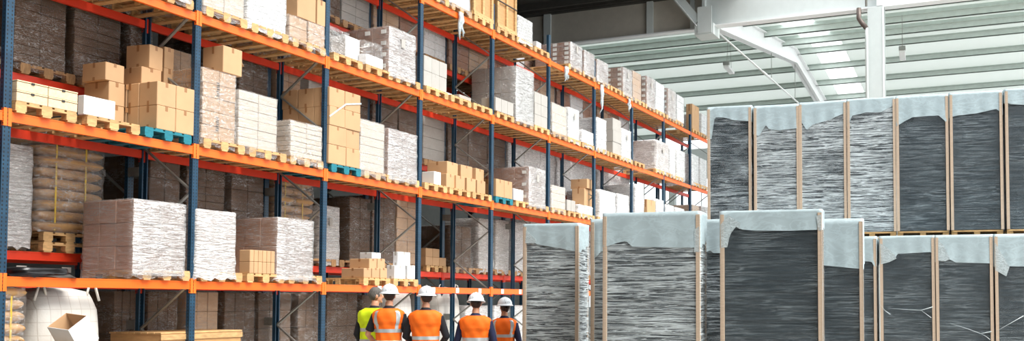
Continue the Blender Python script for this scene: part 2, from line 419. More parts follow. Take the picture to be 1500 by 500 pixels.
# hanging lamps
for px,py,yy,lb in ((1068,102,38,'small hanging strip lamp left of the white rafter'),(1322,81,38,'small hanging strip lamp right of the steel column')):
    p=at_y(px,py,yy); l=empty('hanging_lamp',tuple(p),.1); tag(l,lb,'lamp','hanging strip lamps under the far roof')
    b=MB(); b.cbox(-.12,.12,-.65,.65,-.06,.06,.02); b.build('diffuser',M['whitesteel'],l)
    b=MB(); b.cbox(-.13,.13,-.7,-.45,.03,.2,.02); b.build('housing',M['steel'],l)
    b=MB()
    for s in (-.5,.5): b.tube([(0,s,.06),(0,s*.4,zroof(yy)-p.z)],.008,5)
    b.build('suspension_wire',M['steel'],l)

# ------------------------------------------------------------------ pallet racks
U0, BW = 7.668, 2.8
ZL=[0,1.85,3.867,5.884,7.901]                                # beam centres, front rack
SURF=[0,1.91,3.927,5.944,7.961]
ZB=[0,2.24,4.69,7.13]; SURFB=[0,2.30,4.75,7.19]
def post_mesh(h):
    p=[(0,-.05),(0,-.012),(-.012,-.012),(-.012,.012),(0,.012),(0,.05),(-.07,.05),(-.07,.038),(-.02,.03),(-.02,-.03),(-.07,-.038),(-.07,-.05)]
    # simple omega profile, face towards +X
    p=[(0,-.05),(0,.05),(-.07,.05),(-.07,.03),(-.012,.03),(-.012,-.03),(-.07,-.03),(-.07,-.05)]
    mb=MB(); n=len(p); vs=[(x,y,z) for z in (0,h) for x,y in p]; f=[]
    for k in range(n):
        a=k; b=(k+1)%n; f.append((a,b,b+n,a+n))
    mb.add(vs,f); return mb
POST=post_mesh(8.62).mesh('upright_post',M['post'])
POSTR=MB().add([(-x-.0,-y,z) for x,y,z in post_mesh(8.62).v],post_mesh(8.62).f).mesh('upright_post',M['post'])
def beam_mb(L):
    mb=MB(); mb.box(-.05,0,0,L,-.06,.06); mb.box(0,.004,0,L,.045,.06); mb.box(0,.004,0,L,-.06,-.045); return mb
BEAMF=beam_mb(BW-.1).mesh('load_beam',M['orange']); BEAMR=beam_mb(BW-.1).mesh('load_beam',M['red'])
def conn():
    mb=MB(); mb.box(-.03,.012,-.045,0,-.12,.1); return mb
def punched(name,rgb):
    m,t,b,nd,lk=nt(name)
    tc=N(t,'ShaderNodeTexCoord'); v=N(t,'ShaderNodeTexVoronoi'); v.inputs['Randomness'].default_value=0; v.inputs['Scale'].default_value=22
    lk.new(tc.outputs['Object'],v.inputs['Vector'])
    c=ramp(t,v.outputs['Distance'],[(.0,lin((60,20,8))),(.2,lin((60,20,8))),(.26,lin(rgb))])
    lk.new(c,b.inputs['Base Color']); b.inputs['Roughness'].default_value=.45; return m
M['conn']=punched('orange_connector',(255,120,34)); M['connr']=punched('shaded_connector',(220,56,24))  # rear connectors reddened like their beams to carry the shade
CONNF=conn().mesh('beam_connector',M['conn']); CONNR=conn().mesh('beam_connector',M['connr'])
def inst(name,me,parent,loc,rz=0):
    o=bpy.data.objects.new(name,me); COL.objects.link(o); o.parent=parent; o.location=loc; o.rotation_euler=(0,0,rz); return o
def rack(name,label,XF,depth,zs,i0,i1,near,front_near):
    base=empty(name,(XF,U0+i0*BW,0)); tag(base,label,'pallet rack')
    farb=MB(); farbeam=MB()
    for i in range(i0,i1+1):
        y=(i-i0)*BW
        inst('upright_post',POST,base,(0,y,0)); inst('upright_post',POSTR,base,(-depth,y,0))
        nodes=[.5+.69*k for k in range(12)]
        for k in range(11):
            a=(-.06,y,nodes[k]) if k%2==0 else (-depth+.06,y,nodes[k])
            b=(-depth+.06,y,nodes[k+1]) if k%2==0 else (-.06,y,nodes[k+1])
            if i<=near:
                q=MB(); q.bar((0,0,0),(b[0]-a[0],0,b[2]-a[2]),.045,.025,(0,1,0)); q.build('frame_brace',M['steel'],base,a)
            else: farb.bar(a,b,.045,.025,(0,1,0))
        q=MB(); q.box(-.09,.03,-.08,.08,0,.012); q.box(-depth-.03,-depth+.09,-.08,.08,0,.012); q.build('foot_plate',M['steel'],base,(0,y,0))
    if farb.v:
        o=farb.build('frame_brace',M['steel'],base); o['kind']='stuff'
    for i in range(i0,i1):
        y=(i-i0)*BW+.05
        for lv,z in enumerate(zs):
            if z==0: continue
            for side in (0,1):
                me=(BEAMF if side==0 and front_near else BEAMR); cm=(CONNF if side==0 and front_near else CONNR)
                if side==0 or 1:
                    loc_=(0,y,z) if side==0 else (-depth,y+BW-.1,z)
                    bo=inst('load_beam',me,base,loc_,0 if side==0 else PI)
                    if i<=6:
                        inst('beam_connector',cm,bo,(0,0,0)); inst('beam_connector',cm,bo,(0,BW-.1+.045,0))
    return base
r1=rack('pallet_rack','tall front pallet rack with blue posts and orange beams, people standing before it',-11.52,1.1,ZL,-1,10,6,True)
r2=rack('pallet_rack','rear pallet rack standing back to back behind the orange-beamed front rack',-12.85,1.1,ZB,-1,10,5,False)
for i in range(-1,8):                                        # plates tying both racks together
    for z in (1.25,3.6,6.4):
        q=MB(); q.box(-1.33,-1.1,-.055,-.045,-.07,.07); q.box(-1.33,-1.1,.045,.055,-.07,.07); q.build('row_spacer',M['steel'],r1,(0,(i+1)*BW,z))
# white marker patches on the first beam of the fourth and fifth bays
for px in (556,635,670,703,736,762):
    p=at_x(px,425,-11.515); q=MB(); q.box(0,.004,-.06,.06,-.055,.055); q.build('marker_patch',M['paper'],r1,(.004,p.y-(U0-BW),ZL[1]))
# small tags on the rear rack beams
for px in (32,98):
    p=at_x(px,389,-12.84); q=MB(); q.box(0,.006,-.07,.07,-.04,.04); q.build('beam_tag',M['cgrey'],r2,(.0,p.y-(U0-BW),ZB[1]-.18))

# ------------------------------------------------------------------ pallets
def pallet_parts():
    d=MB()
    for k in range(5):
        y=-.4+.0725+k*(.8-.145)/4; d.box(-.6,.6,y-.065,y+.065,.122,.144)
    for x in (-.55,0,.55): d.box(x-.05,x+.05,-.4,.4,.1,.122)
    blk=MB().box(-.05,.05,-.07,.07,.022,.1)
    run=MB().box(-.6,.6,-.055,.055,0,.022)
    return d,blk,run
def pallet_proto(mat,detail=True):
    d,blk,run=pallet_parts(); root=empty('pallet',(0,0,-50))
    if detail:
        d.build('deck',mat,root); bm_=blk.mesh('block',mat); rm=run.mesh('runner',mat)
        for y in (-.33,0,.33):
            inst('runner',rm,root,(0,y,0))
            for x in (-.55,0,.55): inst('block',bm_,root,(x,y,0))
    return root
def pallet_single(mat):
    d,blk,run=pallet_parts()
    for y in (-.33,0,.33):
        d.box(-.6,.6,y-.055,y+.055,0,.022)
        for x in (-.55,0,.55): d.box(x-.05,x+.05,y-.07,y+.07,.022,.1)
    return d.mesh('pallet',mat)
PROTO={}
PSING={k:pallet_single(M[k]) for k in ('wood','oldwood','blue')}
SW=['left','middle','right']; BWD=['first','second','third','fourth','fifth','sixth','seventh','eighth','ninth','tenth']
LVN=['floor','first shelf','second shelf','third shelf','top shelf']
def place_words(Y,L,rack_name):
    i=int(math.floor((Y-U0)/BW)); k=min(2,max(0,int(((Y-U0)-i*BW)/BW*3)))
    bay = BWD[i]+' bay' if 0<=i<10 else 'bay at left edge'
    return rack_name+' '+LVN[L]+', '+bay+', '+SW[k]
SLOTS=set()
SEEN={}
def uniq(label):
    n=SEEN.get(label,0); SEEN[label]=n+1
    if n==0: return label
    extra=['','further along','furthest along','fourth','fifth','sixth']
    return label+' '+extra[min(n,5)]
def put_pallet(X,Y,z,L,rackn,what,mat='wood',detail=True):
    """pallet whose front edge is at X, centred on Y"""
    i=math.floor((Y-U0)/BW); k=min(2,max(0,int(((Y-U0)-i*BW-.05)/.9))); yc=U0+i*BW+.5+.9*k
    if (L,i,k) in SLOTS: return None
    SLOTS.add((L,i,k)); Y=Y if abs(Y-yc)<.05 else yc
    if detail:
        if mat not in PROTO:
            PROTO[mat]=pallet_proto(M[mat]); o=PROTO[mat]
        else: o=copy_tree(PROTO[mat])
    else:
        o=bpy.data.objects.new('pallet',PSING[mat]); COL.objects.link(o)
    o.location=(X-.6,Y,z+.0005); o.rotation_euler=(0,0,R_.uniform(-.012,.012))
    col={'wood':'pale wooden','oldwood':'worn wooden','blue':'teal painted'}[mat]
    tag(o,uniq(f'{col} pallet {what}, '+place_words(Y,L,rackn)),'pallet','pallets on the racking')
    return o

# ------------------------------------------------------------------ loads
def film_shell(mb,w,d,h,amp=.012,skirt=.1,cr=.04,seed=0,n=9,lv=12,flare=.0):
    """wrinkled shell about a block w (Y) x d (X) x h, centred, base at 0"""
    r=random.Random(seed); ring=[]
    hx,hy=d/2+.012,w/2+.012
    def side(ax,ay,bx,by,m):
        return [(ax+(bx-ax)*t/m, ay+(by-ay)*t/m) for t in range(m)]
    base=side(-hx+cr,-hy,hx-cr,-hy,n)+side(hx-cr,-hy,hx,-hy+cr,1)+side(hx,-hy+cr,hx,hy-cr,n)+side(hx,hy-cr,hx-cr,hy,1)+side(hx-cr,hy,-hx+cr,hy,n)+side(-hx+cr,hy,-hx,hy-cr,1)+side(-hx,hy-cr,-hx,-hy+cr,n)+side(-hx,-hy+cr,-hx+cr,-hy,1)
    rings=[]
    ph=[r.uniform(0,6.28) for _ in range(6)]
    for j in range(lv+1):
        z=-skirt+(h+skirt)*j/lv; out=[]
        for q,(x,y) in enumerate(base):
            k=amp*(r.uniform(-.6,1)+.5*math.sin(q*.9+ph[0]+z*5)+.5*math.sin(z*14+ph[1]))
            fl=flare*max(0,1-j/2.2)
            l=math.hypot(x/hx,y/hy) or 1
            out.append((x+(x/hx)/l*(max(0,k)+fl)*1.0, y+(y/hy)/l*(max(0,k)+fl), z+ (0 if 0<j<lv else r.uniform(-1,1)*(.03 if j==0 else .004))))
        rings.append(out)
    for s_,dz in ((.96,.012),(.6,.014),(.2,.012)):
        rings.append([(x*s_,y*s_,h+dz+r.uniform(0,.008)) for x,y in base])
    mb.loft(rings,cap=False)
    nB=len(base); mb.f.append(tuple(len(mb.v)-nB+i for i in range(nB)))
    return mb
LOADN=[0]
TONE={'brown':('cbrown','brown'),'tan':('ctan','tan'),'white':('cwhite','white'),'grey':('cgrey','grey'),'dark':('cdark','dark brown'),'pale':('cpale','cream')}
def wrapped_load(Xf,Y0,Y1,z0,z1,tone,L,rackn,depth=1.08,aisle=None,rows=4,cols=2,film='film',labels=False,flare=0,words=None,amp=.012,n=9,lv=12,prints=False,jit=.006):
    LOADN[0]+=1; sd=LOADN[0]; r=random.Random(sd*13+5)
    w=Y1-Y0; h=z1-z0
    root=empty('wrapped_load',(Xf-depth/2,(Y0+Y1)/2,z0))
    mb=MB(); dn=3; hh=h/rows; ww=w/cols; dd=depth/dn
    for a in range(rows):
        for b_ in range(cols):
            for c in range(dn):
                if 0<a<rows-1 and 0<b_<cols-1 and c==1: continue
                x0=-depth/2+c*dd; y0=-w/2+b_*ww; j=r.uniform(-jit,jit)
                mb.cbox(x0+.003,x0+dd-.003+(j if c==dn-1 else 0),y0+.003+(j if b_==0 else 0),y0+ww-.003,a*hh+.002,(a+1)*hh-.002,.008)
    mb.build('carton_stack',M[TONE[tone][0]],root)
    film_shell(MB(),w,depth,h,amp,.11,.03,sd,n,lv,flare).build('stretch_film',M[film],root,smooth=True)
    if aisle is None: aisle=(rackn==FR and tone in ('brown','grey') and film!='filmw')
    if aisle:                                                # whiter panel that paints the sheen onto the aisle side
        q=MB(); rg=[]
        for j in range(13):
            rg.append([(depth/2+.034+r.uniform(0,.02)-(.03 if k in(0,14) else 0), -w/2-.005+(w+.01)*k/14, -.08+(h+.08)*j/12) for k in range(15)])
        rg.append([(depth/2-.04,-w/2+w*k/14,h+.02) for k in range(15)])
        q.loft(rg,cap=False,close=False); q.build('aisle_sheen_panel',M['films'],root,smooth=True)
    if labels:
        for a in range(1 if rows<3 else 0,rows):
            for c in ((1,2) if rows>3 else (2,)):
                x=-depth/2+(c+.72)*dd; z=(a+.55)*hh
                q=MB(); q.box(x-.06,x+.06,-w/2-.022,-w/2-.016,z-.04,z+.04); q.build('paper_label',M['paper'],root)
        q=MB(); q.box(depth/2+.058,depth/2+.062,-w*.12,w*.02,h*.62,h*.62+.18); q.build('paper_label',M['cgrey'],root)
    if prints:
        for z in (h*.25,h*.75):
            for k in range(5):
                q=MB(); 
            q=MB()
            for k in range(7): q.box(depth/2+.001+.004,depth/2+.008,-w*.1+(k%2)*.012,-w*.1+.05+(k%2)*.01,z-.12+k*.033,z-.12+k*.033+.016)
            q.build('printed_text',M['ink'],root)
    lab=words or f'{TONE[tone][1]} film-wrapped carton load'
    tag(root,uniq(lab+', '+place_words((Y0+Y1)/2,L,rackn)),'wrapped load','film wrapped loads on the racking')
    return root
FR='front rack'; BR='rear rack'
XP=-11.47                                                    # front edge of loads and pallets
def load_px(L,xl,xr,yt,tone,**kw):
    z0=SURF[L]+.145; a=at_xz(xl,XP-.02,z0+.4); b=at_xz(xr,XP-.02,z0+.4); zt=at_x(xl,yt,XP-.02).z if yt is not None else z0+kw.pop('h',1.1)
    pm=kw.pop('pal','wood'); pc=kw.pop('palY',None); w=kw.pop('what',None)
    wrapped_load(XP-.02,a.y,b.y,z0,min(zt,z0+1.7),tone,L,FR,**kw)
    if pm: put_pallet(XP,(a.y+b.y)/2 if pc is None else pc,SURF[L],L,FR,w or f'under the {TONE[tone][1]} wrapped load',pm,detail=(xl<725))
def carton(Xf,Y0,Y1,z0,h,depth,mat='carton',label=None,tape=True,rz=0,cat='carton',name='carton',group='loose cartons on the racking',flap=False):
    w=Y1-Y0; mb=MB(); mb.cbox(-depth/2,depth/2,-w/2,w/2,0,h,.007)
    o=mb.build(name,M[mat],None,(Xf-depth/2,(Y0+Y1)/2,z0+.001),rz)
    if tape:
        q=MB(); q.box(-depth/2-.001,depth/2+.001,-.022,.022,h,h+.0015); q.box(depth/2,depth/2+.0015,-.022,.022,h*.8,h+.0015)
        q.box(-.022,.022,-w/2-.0015,-w/2,h*.72,h); q.box(-.022,.022,-w/2-.0015,-w/2,0,h*.2)
        q.build('tape',M['tape'] if mat=='carton' else M['cgrey'],o)
    if flap:
        q=MB(); q.bar((-.02,w/2,h),(-.02,w/2+.16,h-.2),.5*depth,.006,(1,0,0)); q.build('open_flap',M[mat],o)
    tag(o,uniq(label),cat,group)
    return o
def carton_px(Xf,xl,xr,xn,yt,yb,base=None,**kw):
    """front face from pixel xl to xr, near face back to xn, top at yt and bottom at yb (at the near front edge)"""
    a=at_x(xl,(yt+yb)/2,Xf); b=at_x(xr,(yt+yb)/2,Xf); zt=at_x(xl,yt,Xf).z; zb=at_x(xl,yb,Xf).z if base is None else base
    n=at_y(xn,(yt+yb)/2,a.y); return carton(Xf,a.y,b.y,zb,zt-zb,max(.12,Xf-n.x),**kw),zt
# ---- top shelf (fourth level)
load_px(4,486,524,None,'tan',h=.7); load_px(4,532,572,None,'pale',h=.7); load_px(4,578,612,None,'tan',h=.7)
load_px(4,622,652,None,'tan',h=1.0,film='film'); load_px(4,658,689,None,'white',h=1.0,film='filmc',flare=.04)
def wood_crate(xl,xr,word):
    z0=SURF[4]+.145; a=at_xz(xl,XP-.03,z0+.4).y; b=at_xz(xr,XP-.03,z0+.4).y; w=b-a; d=1.0; h=1.5
    r=empty('plywood_crate',(XP-.03-d/2,(a+b)/2,z0)); tag(r,word,'crate','plywood crates on the top shelf')
    MB().box(-d/2+.02,d/2-.02,-w/2+.02,w/2-.02,.0,h-.02).build('crate_panel',M['crate'],r)
    for sx in (-1,1):
        for sy in (-1,0,1):
            MB().box(sx*d/2-.02,sx*d/2+.02,sy*(w/2-.04)-.04,sy*(w/2-.04)+.04,0,h).build('batten',M['wood'],r)
    for sx in (-1,1):
        for z in (0.0,.62,h-.09): MB().box(sx*(d/2+.02)-.008,sx*(d/2+.02)+.012,-w/2,w/2,z,z+.09 if z!=.62 else z+.025).build('cross_board' if z!=.62 else 'steel_band',M['wood'] if z!=.62 else M['ink'],r)
    for z in (0.0,h-.09): MB().box(-d/2,d/2,-w/2-.01,-w/2+.012,z,z+.09).build('cross_board',M['wood'],r)
    MB().box(d/2+.0,d/2+.004-.02+.02,-.08,.06,1.0,1.18).build('paper_label',M['paper'],r)
    put_pallet(XP,(a+b)/2,SURF[4],4,FR,'under the plywood crate',detail=False)
wood_crate(693,722,'tall plywood crate with wooden battens, left one of two on the top shelf')
wood_crate(728,756,'tall plywood crate with wooden battens, right one of two on the top shelf')
load_px(4,759,780,22,'grey',film='filmw',rows=2,flare=.03,words='lumpy cloudy film-wrapped bale right of the crates',pal='wood')
put_pallet(XP,at_xz(793,XP,8.1).y,SURF[4],4,FR,'carrying one small white box',detail=False)
carton_px(XP-.3,786,793,779,60,82,base=SURF[4]+.145,mat='cwhite',label='small white carton alone on a pallet on the top shelf',tape=False)
load_px(4,835,852,61,'brown',rows=5,cols=1,labels=True,film='filmc'); load_px(4,855,870,73,'brown',rows=4,cols=1,film='filmc'); load_px(4,874,890,86,'brown',rows=4,cols=1,film='filmc')
put_pallet(XP,at_xz(899,XP,8.1).y,SURF[4],4,FR,'standing empty',detail=False)
load_px(4,912,925,98,'brown',rows=5,cols=1,labels=True); load_px(4,927,939,103,'tan',rows=4,cols=1)
load_px(4,947,959,111,'brown',rows=5,cols=1,labels=True); load_px(4,961,973,119,'white',rows=4,cols=1)
load_px(4,978,989,129,'brown',rows=5,cols=1,labels=True); load_px(4,992,1002,138,'white',rows=4,cols=1)
_,_z=carton_px(XP-.05,1014,1024,1005,152,190,base=SURF[4]+.145,label='tall brown carton near the right end of the top shelf',tape=True)
put_pallet(XP,at_xz(1019,XP,8.1).y,SURF[4],4,FR,'under the tall brown carton',detail=False)
load_px(4,1028,1037,166,'white',rows=3,cols=1)
# ---- third shelf
load_px(3,27,112,None,'tan',h=1.0); load_px(3,124,204,None,'tan',h=1.0)
load_px(3,218,281,None,'brown',h=1.0,words='brown wrapped load at the photo edge')
load_px(3,299,358,None,'pale',h=1.3,prints=False); load_px(3,363,419,None,'white',h=1.3,film='filmw')
load_px(3,424,450,21,'tan',rows=2,cols=1,film='filmc',flare=.05,palY=at_xz(450,XP,6.4).y,what='under two clear-wrapped boxes',depth=1.05); load_px(3,452,476,31,'tan',rows=2,cols=1,film='filmc',flare=.05,pal=None,depth=1.05)
_z=at_xz(424,XP,6.1); zt=at_x(424,21,XP).z
for k,(a,b) in enumerate(((433,460),(462,474))):
    p=at_xz(a,XP-.1,zt+.2).y; q=at_xz(b,XP-.1,zt+.2).y
    carton(XP-.06,p,q,zt+.045,.45,.8,label=('wide','narrow')[k]+' brown carton on the clear-wrapped boxes at the top edge of the photo')
put_pallet(XP,at_xz(506,XP,6.2).y,SURF[3],3,FR,'under the bagged white boxes')
carton_px(XP-.25,506,527,485,51,90,base=SURF[3]+.145,mat='cwhite',tape=False,label='large white box in clear plastic beside a blue post, third shelf')
put_pallet(XP,at_xz(553,XP,6.2).y,SURF[3],3,FR,'under a low white box')
carton_px(XP-.06,536,561,525,78,110,base=SURF[3]+.145,mat='cwhite',tape=False,label='low white box in crumpled plastic left of a brown wrapped stack')
def crumple(Xf,Y0,Y1,z0,h,d,label,mat='filmw',seed=3):
    mb=MB(); film_shell(mb,Y1-Y0,d,h,.05,0,.08,seed,7,7,.08)
    o=mb.build('crumpled_film',M[mat],None,(Xf-d/2,(Y0+Y1)/2,z0+.02),0,True); tag(o,uniq(label),'plastic film','crumpled films on the racking'); return o
a=at_xz(537,XP,6.1).y; b=at_xz(562,XP,6.1).y; 
crumple(XP-.02,a-.05,b+.03,SURF[3]+.145,.42,.6,'crumpled clear film around the low white box on the third shelf','filmc')
a=at_xz(485,XP,6.1).y; b=at_xz(526,XP,6.1).y
crumple(XP-.22,a-.02,b+.02,SURF[3]+.145,.5,1.0,'loose clear film around the large white box on the third shelf','filmc',9)
load_px(3,569,608,38,'brown',rows=4,cols=1,labels=True,depth=1.15,words='big brown carton stack with white paper labels')
def stack(L,Xf,xl,xr,rows,cols,h,mat,depth,nd,what,pal='wood',taper=0,zb=None,xs=None,detail=True,lab2='stack',skip=(),py=None):
    z0=(SURF[L]+.145) if zb is None else zb
    a=at_xz(xl,Xf,z0+.4).y; b=at_xz(xr,Xf,z0+.4).y; w=(b-a)/cols; d=depth/nd
    rn=['bottom','second','third','fourth','fifth','sixth']; 
    for r in range(rows):
        rw='top' if r==rows-1 else rn[r]
        for c in range(cols):
            for k in range(nd):
                if (r<rows-1 and c>0 and k>0) or (r,c,k) in skip: continue
                j=R_.uniform(-.008,.008)
                pos=('front' if k==0 else ('rear' if k==nd-1 else 'middle'))+(' '+('left' if c==0 else ('right' if c==cols-1 else 'central')) if cols>1 else '')
                carton(Xf-k*d+j,a+c*w+.004,a+(c+1)*w-.004,z0+r*h,h-.002,d-.008,mat=mat,label=f'{what}, {rw} row, {pos}',rz=R_.uniform(-.012,.012))
    if pal: put_pallet(XP,(a+b)/2,SURF[L],L,FR,'under the '+lab2,pal,detail)
    return z0+rows*h,a,b
stack(3,XP-.05,621,655,2,3,.32,'cgrey',.8,1,'grey white carton in small pile right of fourth post',lab2='white cartons')
carton_px(XP-.3,673,690,660,138,158,base=SURF[3]+.145,mat='cgrey',label='low grey carton alone on a pallet, third shelf')
put_pallet(XP,at_xz(673,XP,6.1).y,SURF[3],3,FR,'under the low grey carton'); put_pallet(XP,at_xz(703,XP,6.1).y,SURF[3],3,FR,'left of the grey carton block')
load_px(3,755,781,96,'grey',rows=4,cols=2,depth=1.25,film='filmc',words='large grey carton block, film on its aisle side')
stack(3,XP,726,752,1,3,.32,'cgrey',.4,1,'small white carton in a row before the grey block',lab2='white carton row',pal='wood')
stack(3,XP-.04,783,802,3,2,.29,'cgrey',.8,1,'white carton in small pile right of the grey block',lab2='pile of white cartons',detail=False)
load_px(3,809,830,150,'pale',rows=3,cols=1,film='filmc',flare=.03); load_px(3,833,848,157,'white',rows=4,cols=1,film='filmw',labels=True); load_px(3,853,869,190,'white',rows=3,cols=1,film='filmw')
load_px(3,875,888,172,'white',rows=3,cols=1,film='filmw')
stack(3,XP-.02,898,910,3,1,.36,'cgrey',1.0,2,'grey white carton in three-high pile',lab2='three-high grey pile',detail=False)
load_px(3,911,924,188,'white',rows=4,cols=1,film='filmw',labels=True)
put_pallet(XP,at_xz(936,XP,6.1).y,SURF[3],3,FR,'standing empty',detail=False)
load_px(3,962,979,205,'brown',rows=3,cols=1,labels=True,depth=1.25,film='filmw'); load_px(3,982,989,217,'white',rows=3,cols=1,film='filmw'); load_px(3,992,1003,219,'white',rows=3,cols=1,film='filmw')
load_px(3,1014,1023,226,'white',rows=3,cols=1,film='filmw'); load_px(3,1026,1035,232,'white',rows=3,cols=1,film='filmw')
# ---- second shelf
z0=SURF[2]+.145; a=at_xz(25,XP,4.3).y; b=at_xz(114,XP,4.3).y; hh=(at_x(25,116,XP).z-z0)/2; mid=(a+b)/2
for r in range(2):
    for c in range(2):
        y0,y1=(a,mid-.004) if c==0 else (mid+.004,b); w=y1-y0
        o=empty('pine_box',(XP-.42,(y0+y1)/2,z0+r*hh+.001)); 
        MB().cbox(-.42,.42,-w/2,w/2,0,hh-.025,.004).build('box_body',M['pine'],o)
        MB().cbox(-.42,.425,-w/2,w/2,hh-.02,hh-.003,.003).build('lid',M['pine'],o)
        MB().box(.42,.43,-.02,.02,hh-.035,hh-.01).build('latch',M['ink'],o)
        tag(o,f'long pale pine box, {("lower","upper")[r]} {("left","right")[c]} of four on the second shelf, first bay','wooden box','pale pine boxes')
put_pallet(XP,at_xz(69,XP,4.0).y,SURF[2],2,FR,'under four pale pine boxes')
put_pallet(XP,at_xz(161,XP,4.0).y,SURF[2],2,FR,'under the white box')
bp=put_pallet(XP,at_xz(247,XP,4.0).y,SURF[2],2,FR,'under the big kraft cartons','blue')
carton_px(XP-.02,123,169,117,139,178,base=z0,mat='cwhite',label='plain white box on a wooden pallet beside the kraft carton stack',tape=False)
# kraft carton stack on the teal pallet
a=at_xz(230,XP-.01,4.5).y; b=at_xz(285,XP-.01,4.5).y; zt=at_x(230,118,XP-.01).z; hh=(zt-z0)/2; w=(b-a)/2; dn=[.36,.36,.36]; X=XP-.01
for r in range(2):
    for c in range(2):
        Xf=X
        for k in range(3):
            carton(Xf,a+c*w+.004,a+(c+1)*w-.004,z0+r*hh,hh-.002,.355,label=f'kraft carton on the teal pallet, {("bottom","top")[r]} row, {("left","right")[c]}, {("front","middle","rear")[k]}',rz=R_.uniform(-.01,.01)); Xf-=.362
ya=at_xz(180,XP-.45,4.5).y
# left neighbours behind the white box
for r in range(2):
    for k,(xl,xr) in enumerate(((154,178),(180,203))):
        p=at_xz(xl,X-.62,4.5).y; q=at_xz(xr,X-.62,4.5).y
        carton(X-.56,p+.01,min(q,a-.02),z0+r*hh*.97,hh*.97-.003,.5,label=f'kraft carton standing behind the white box, {("bottom","top")[r]} row, {("left","right")[k]}')
def kraft_on(Xf,xl,xr,yt,yb,d,base,label,rz=0,**kw):
    p=at_xz(xl,Xf,base+.2).y; q=at_xz(xr,Xf,base+.2).y; zt=at_x(xl,yt,Xf).z
    return carton(Xf,p,q,base,zt-base,d,label=label,rz=rz,**kw), zt
_,t1=kraft_on(X-.56,154,182,90,125,.45,z0+2*hh*.97,'kraft carton on the stack behind the white box',.03)
_,t2=kraft_on(X-.50,209,237,97,124,.48,zt,'flat kraft carton on the teal pallet stack under a tilted one',-.05)
_,t3=kraft_on(X-.50,216,238,64,98,.42,t2,'topmost kraft carton sitting askew on the flat one',.12)
_,ZLOW=kraft_on(X-.62,240,256,99,128,.42,zt,'darker kraft carton at the back beside the second post, lower',0)
kraft_on(X-.64,241,255,68,97,.4,ZLOW+.003,'darker kraft carton at the back beside the second post, upper',0)

load_px(2,296,345,98,'tan',rows=5,cols=2,prints=True,film='filmc',words='tan wrapped load with black print')
zt=at_x(296,98,XP-.02).z+.03
carton_px(XP-.06,327,355,297,66,104,base=zt,label='open kraft carton with raised flap on top of the tan wrapped load',flap=True)
load_px(2,350,406,131,'pale',rows=6,cols=2,what='under the cream wrapped load',film='film')
load_px(2,426,472,176,'pale',rows=7,cols=2,film='filmc',flare=.02,words='low brick-patterned cream wrapped load',what='under the low cream load')
# carton pile on teal pallet after the third post
z0=SURF[2]+.145; a=at_xz(482,XP,4.5).y; b=at_xz(527,XP,4.5).y; zt=at_x(482,126,XP).z; hh=(zt-z0)/4; w=(b-a)/2
for r in range(4):
    for c in range(2):
        ww=(1.08,1.0,1.0,1.08)[r]
        for k in range(3):
            if c and k and r<3: continue
            y0=a if c==0 else a+w*(1.12 if r in (0,1) else .98); y1=(a+w*(1.12 if r in(0,1) else .98)-.006) if c==0 else b
            carton(XP-k*.36+R_.uniform(-.012,.012),y0,y1,z0+r*hh,hh-.002,.352,label=f'kraft carton in tall strapped pile by the third post, {("bottom","second","third","top")[r]} row, {("left","right")[c]} {("front","middle","rear")[k]}')
put_pallet(XP,(a+b)/2,SURF[2],2,FR,'under the tall strapped carton pile','blue')
s=MB(); p=[(XP+.012,a-.01,z0+3*hh-.2),(XP+.014,a+w,z0+3*hh+.1),(XP+.014,b+.012,z0+4*hh-.15)]
s.bar(p[0],p[1],.03,.003,(0,0,1)); s.bar(p[1],p[2],.03,.003,(0,0,1)); o=s.build('packing_band',M['capl']); o['kind']='object'; tag(o,'translucent band slanting across the tall strapped carton pile','strap')
del o['kind']
load_px(2,528,563,174,'pale',rows=6,cols=1,flare=.03,film='film'); load_px(2,568,610,188,'brown',rows=6,cols=2,flare=.03,film='film')
# fourth bay: white box and brown cartons
carton_px(XP-.10,636,646,618,251,272,base=z0,mat='cwhite',tape=False,label='white box with a dark mark beside the fourth post, second shelf')
for x,wd in ((636,'under the white box'),(672,'under small brown cartons'),(705,'beside the fifth post')): put_pallet(XP,at_xz(x,XP,4.0).y,SURF[2],2,FR,wd)
for i,(xl,xr,xn,d) in enumerate(((654,666,640,.5),(668,681,664,.6),(684,697,664,.75),(699,711,689,.7))):
    Xf=XP-.10 if i else XP-.14; y0,y1=at_xz(xl,Xf,z0+.2).y,at_xz(xr,Xf,z0+.2).y; hq=.31
    carton(Xf,y0,y1,z0,hq,d,label='brown carton on lower layer of fourth bay pile, '+('leftmost','second from left','with pale face','nearest the blue post')[i])
for i,(xl,xr,d) in enumerate(((654,671,.5),(676,692,.8),(696,709,.6))):
    Xf=XP-.22; y0,y1=at_xz(xl,Xf,z0+.6).y,at_xz(xr,Xf,z0+.6).y
    carton(Xf,y0,y1,z0+.313,.29,d,label='brown carton on upper layer of fourth bay pile, '+('left','middle','right')[i],rz=(.05,-.03,.06)[i])
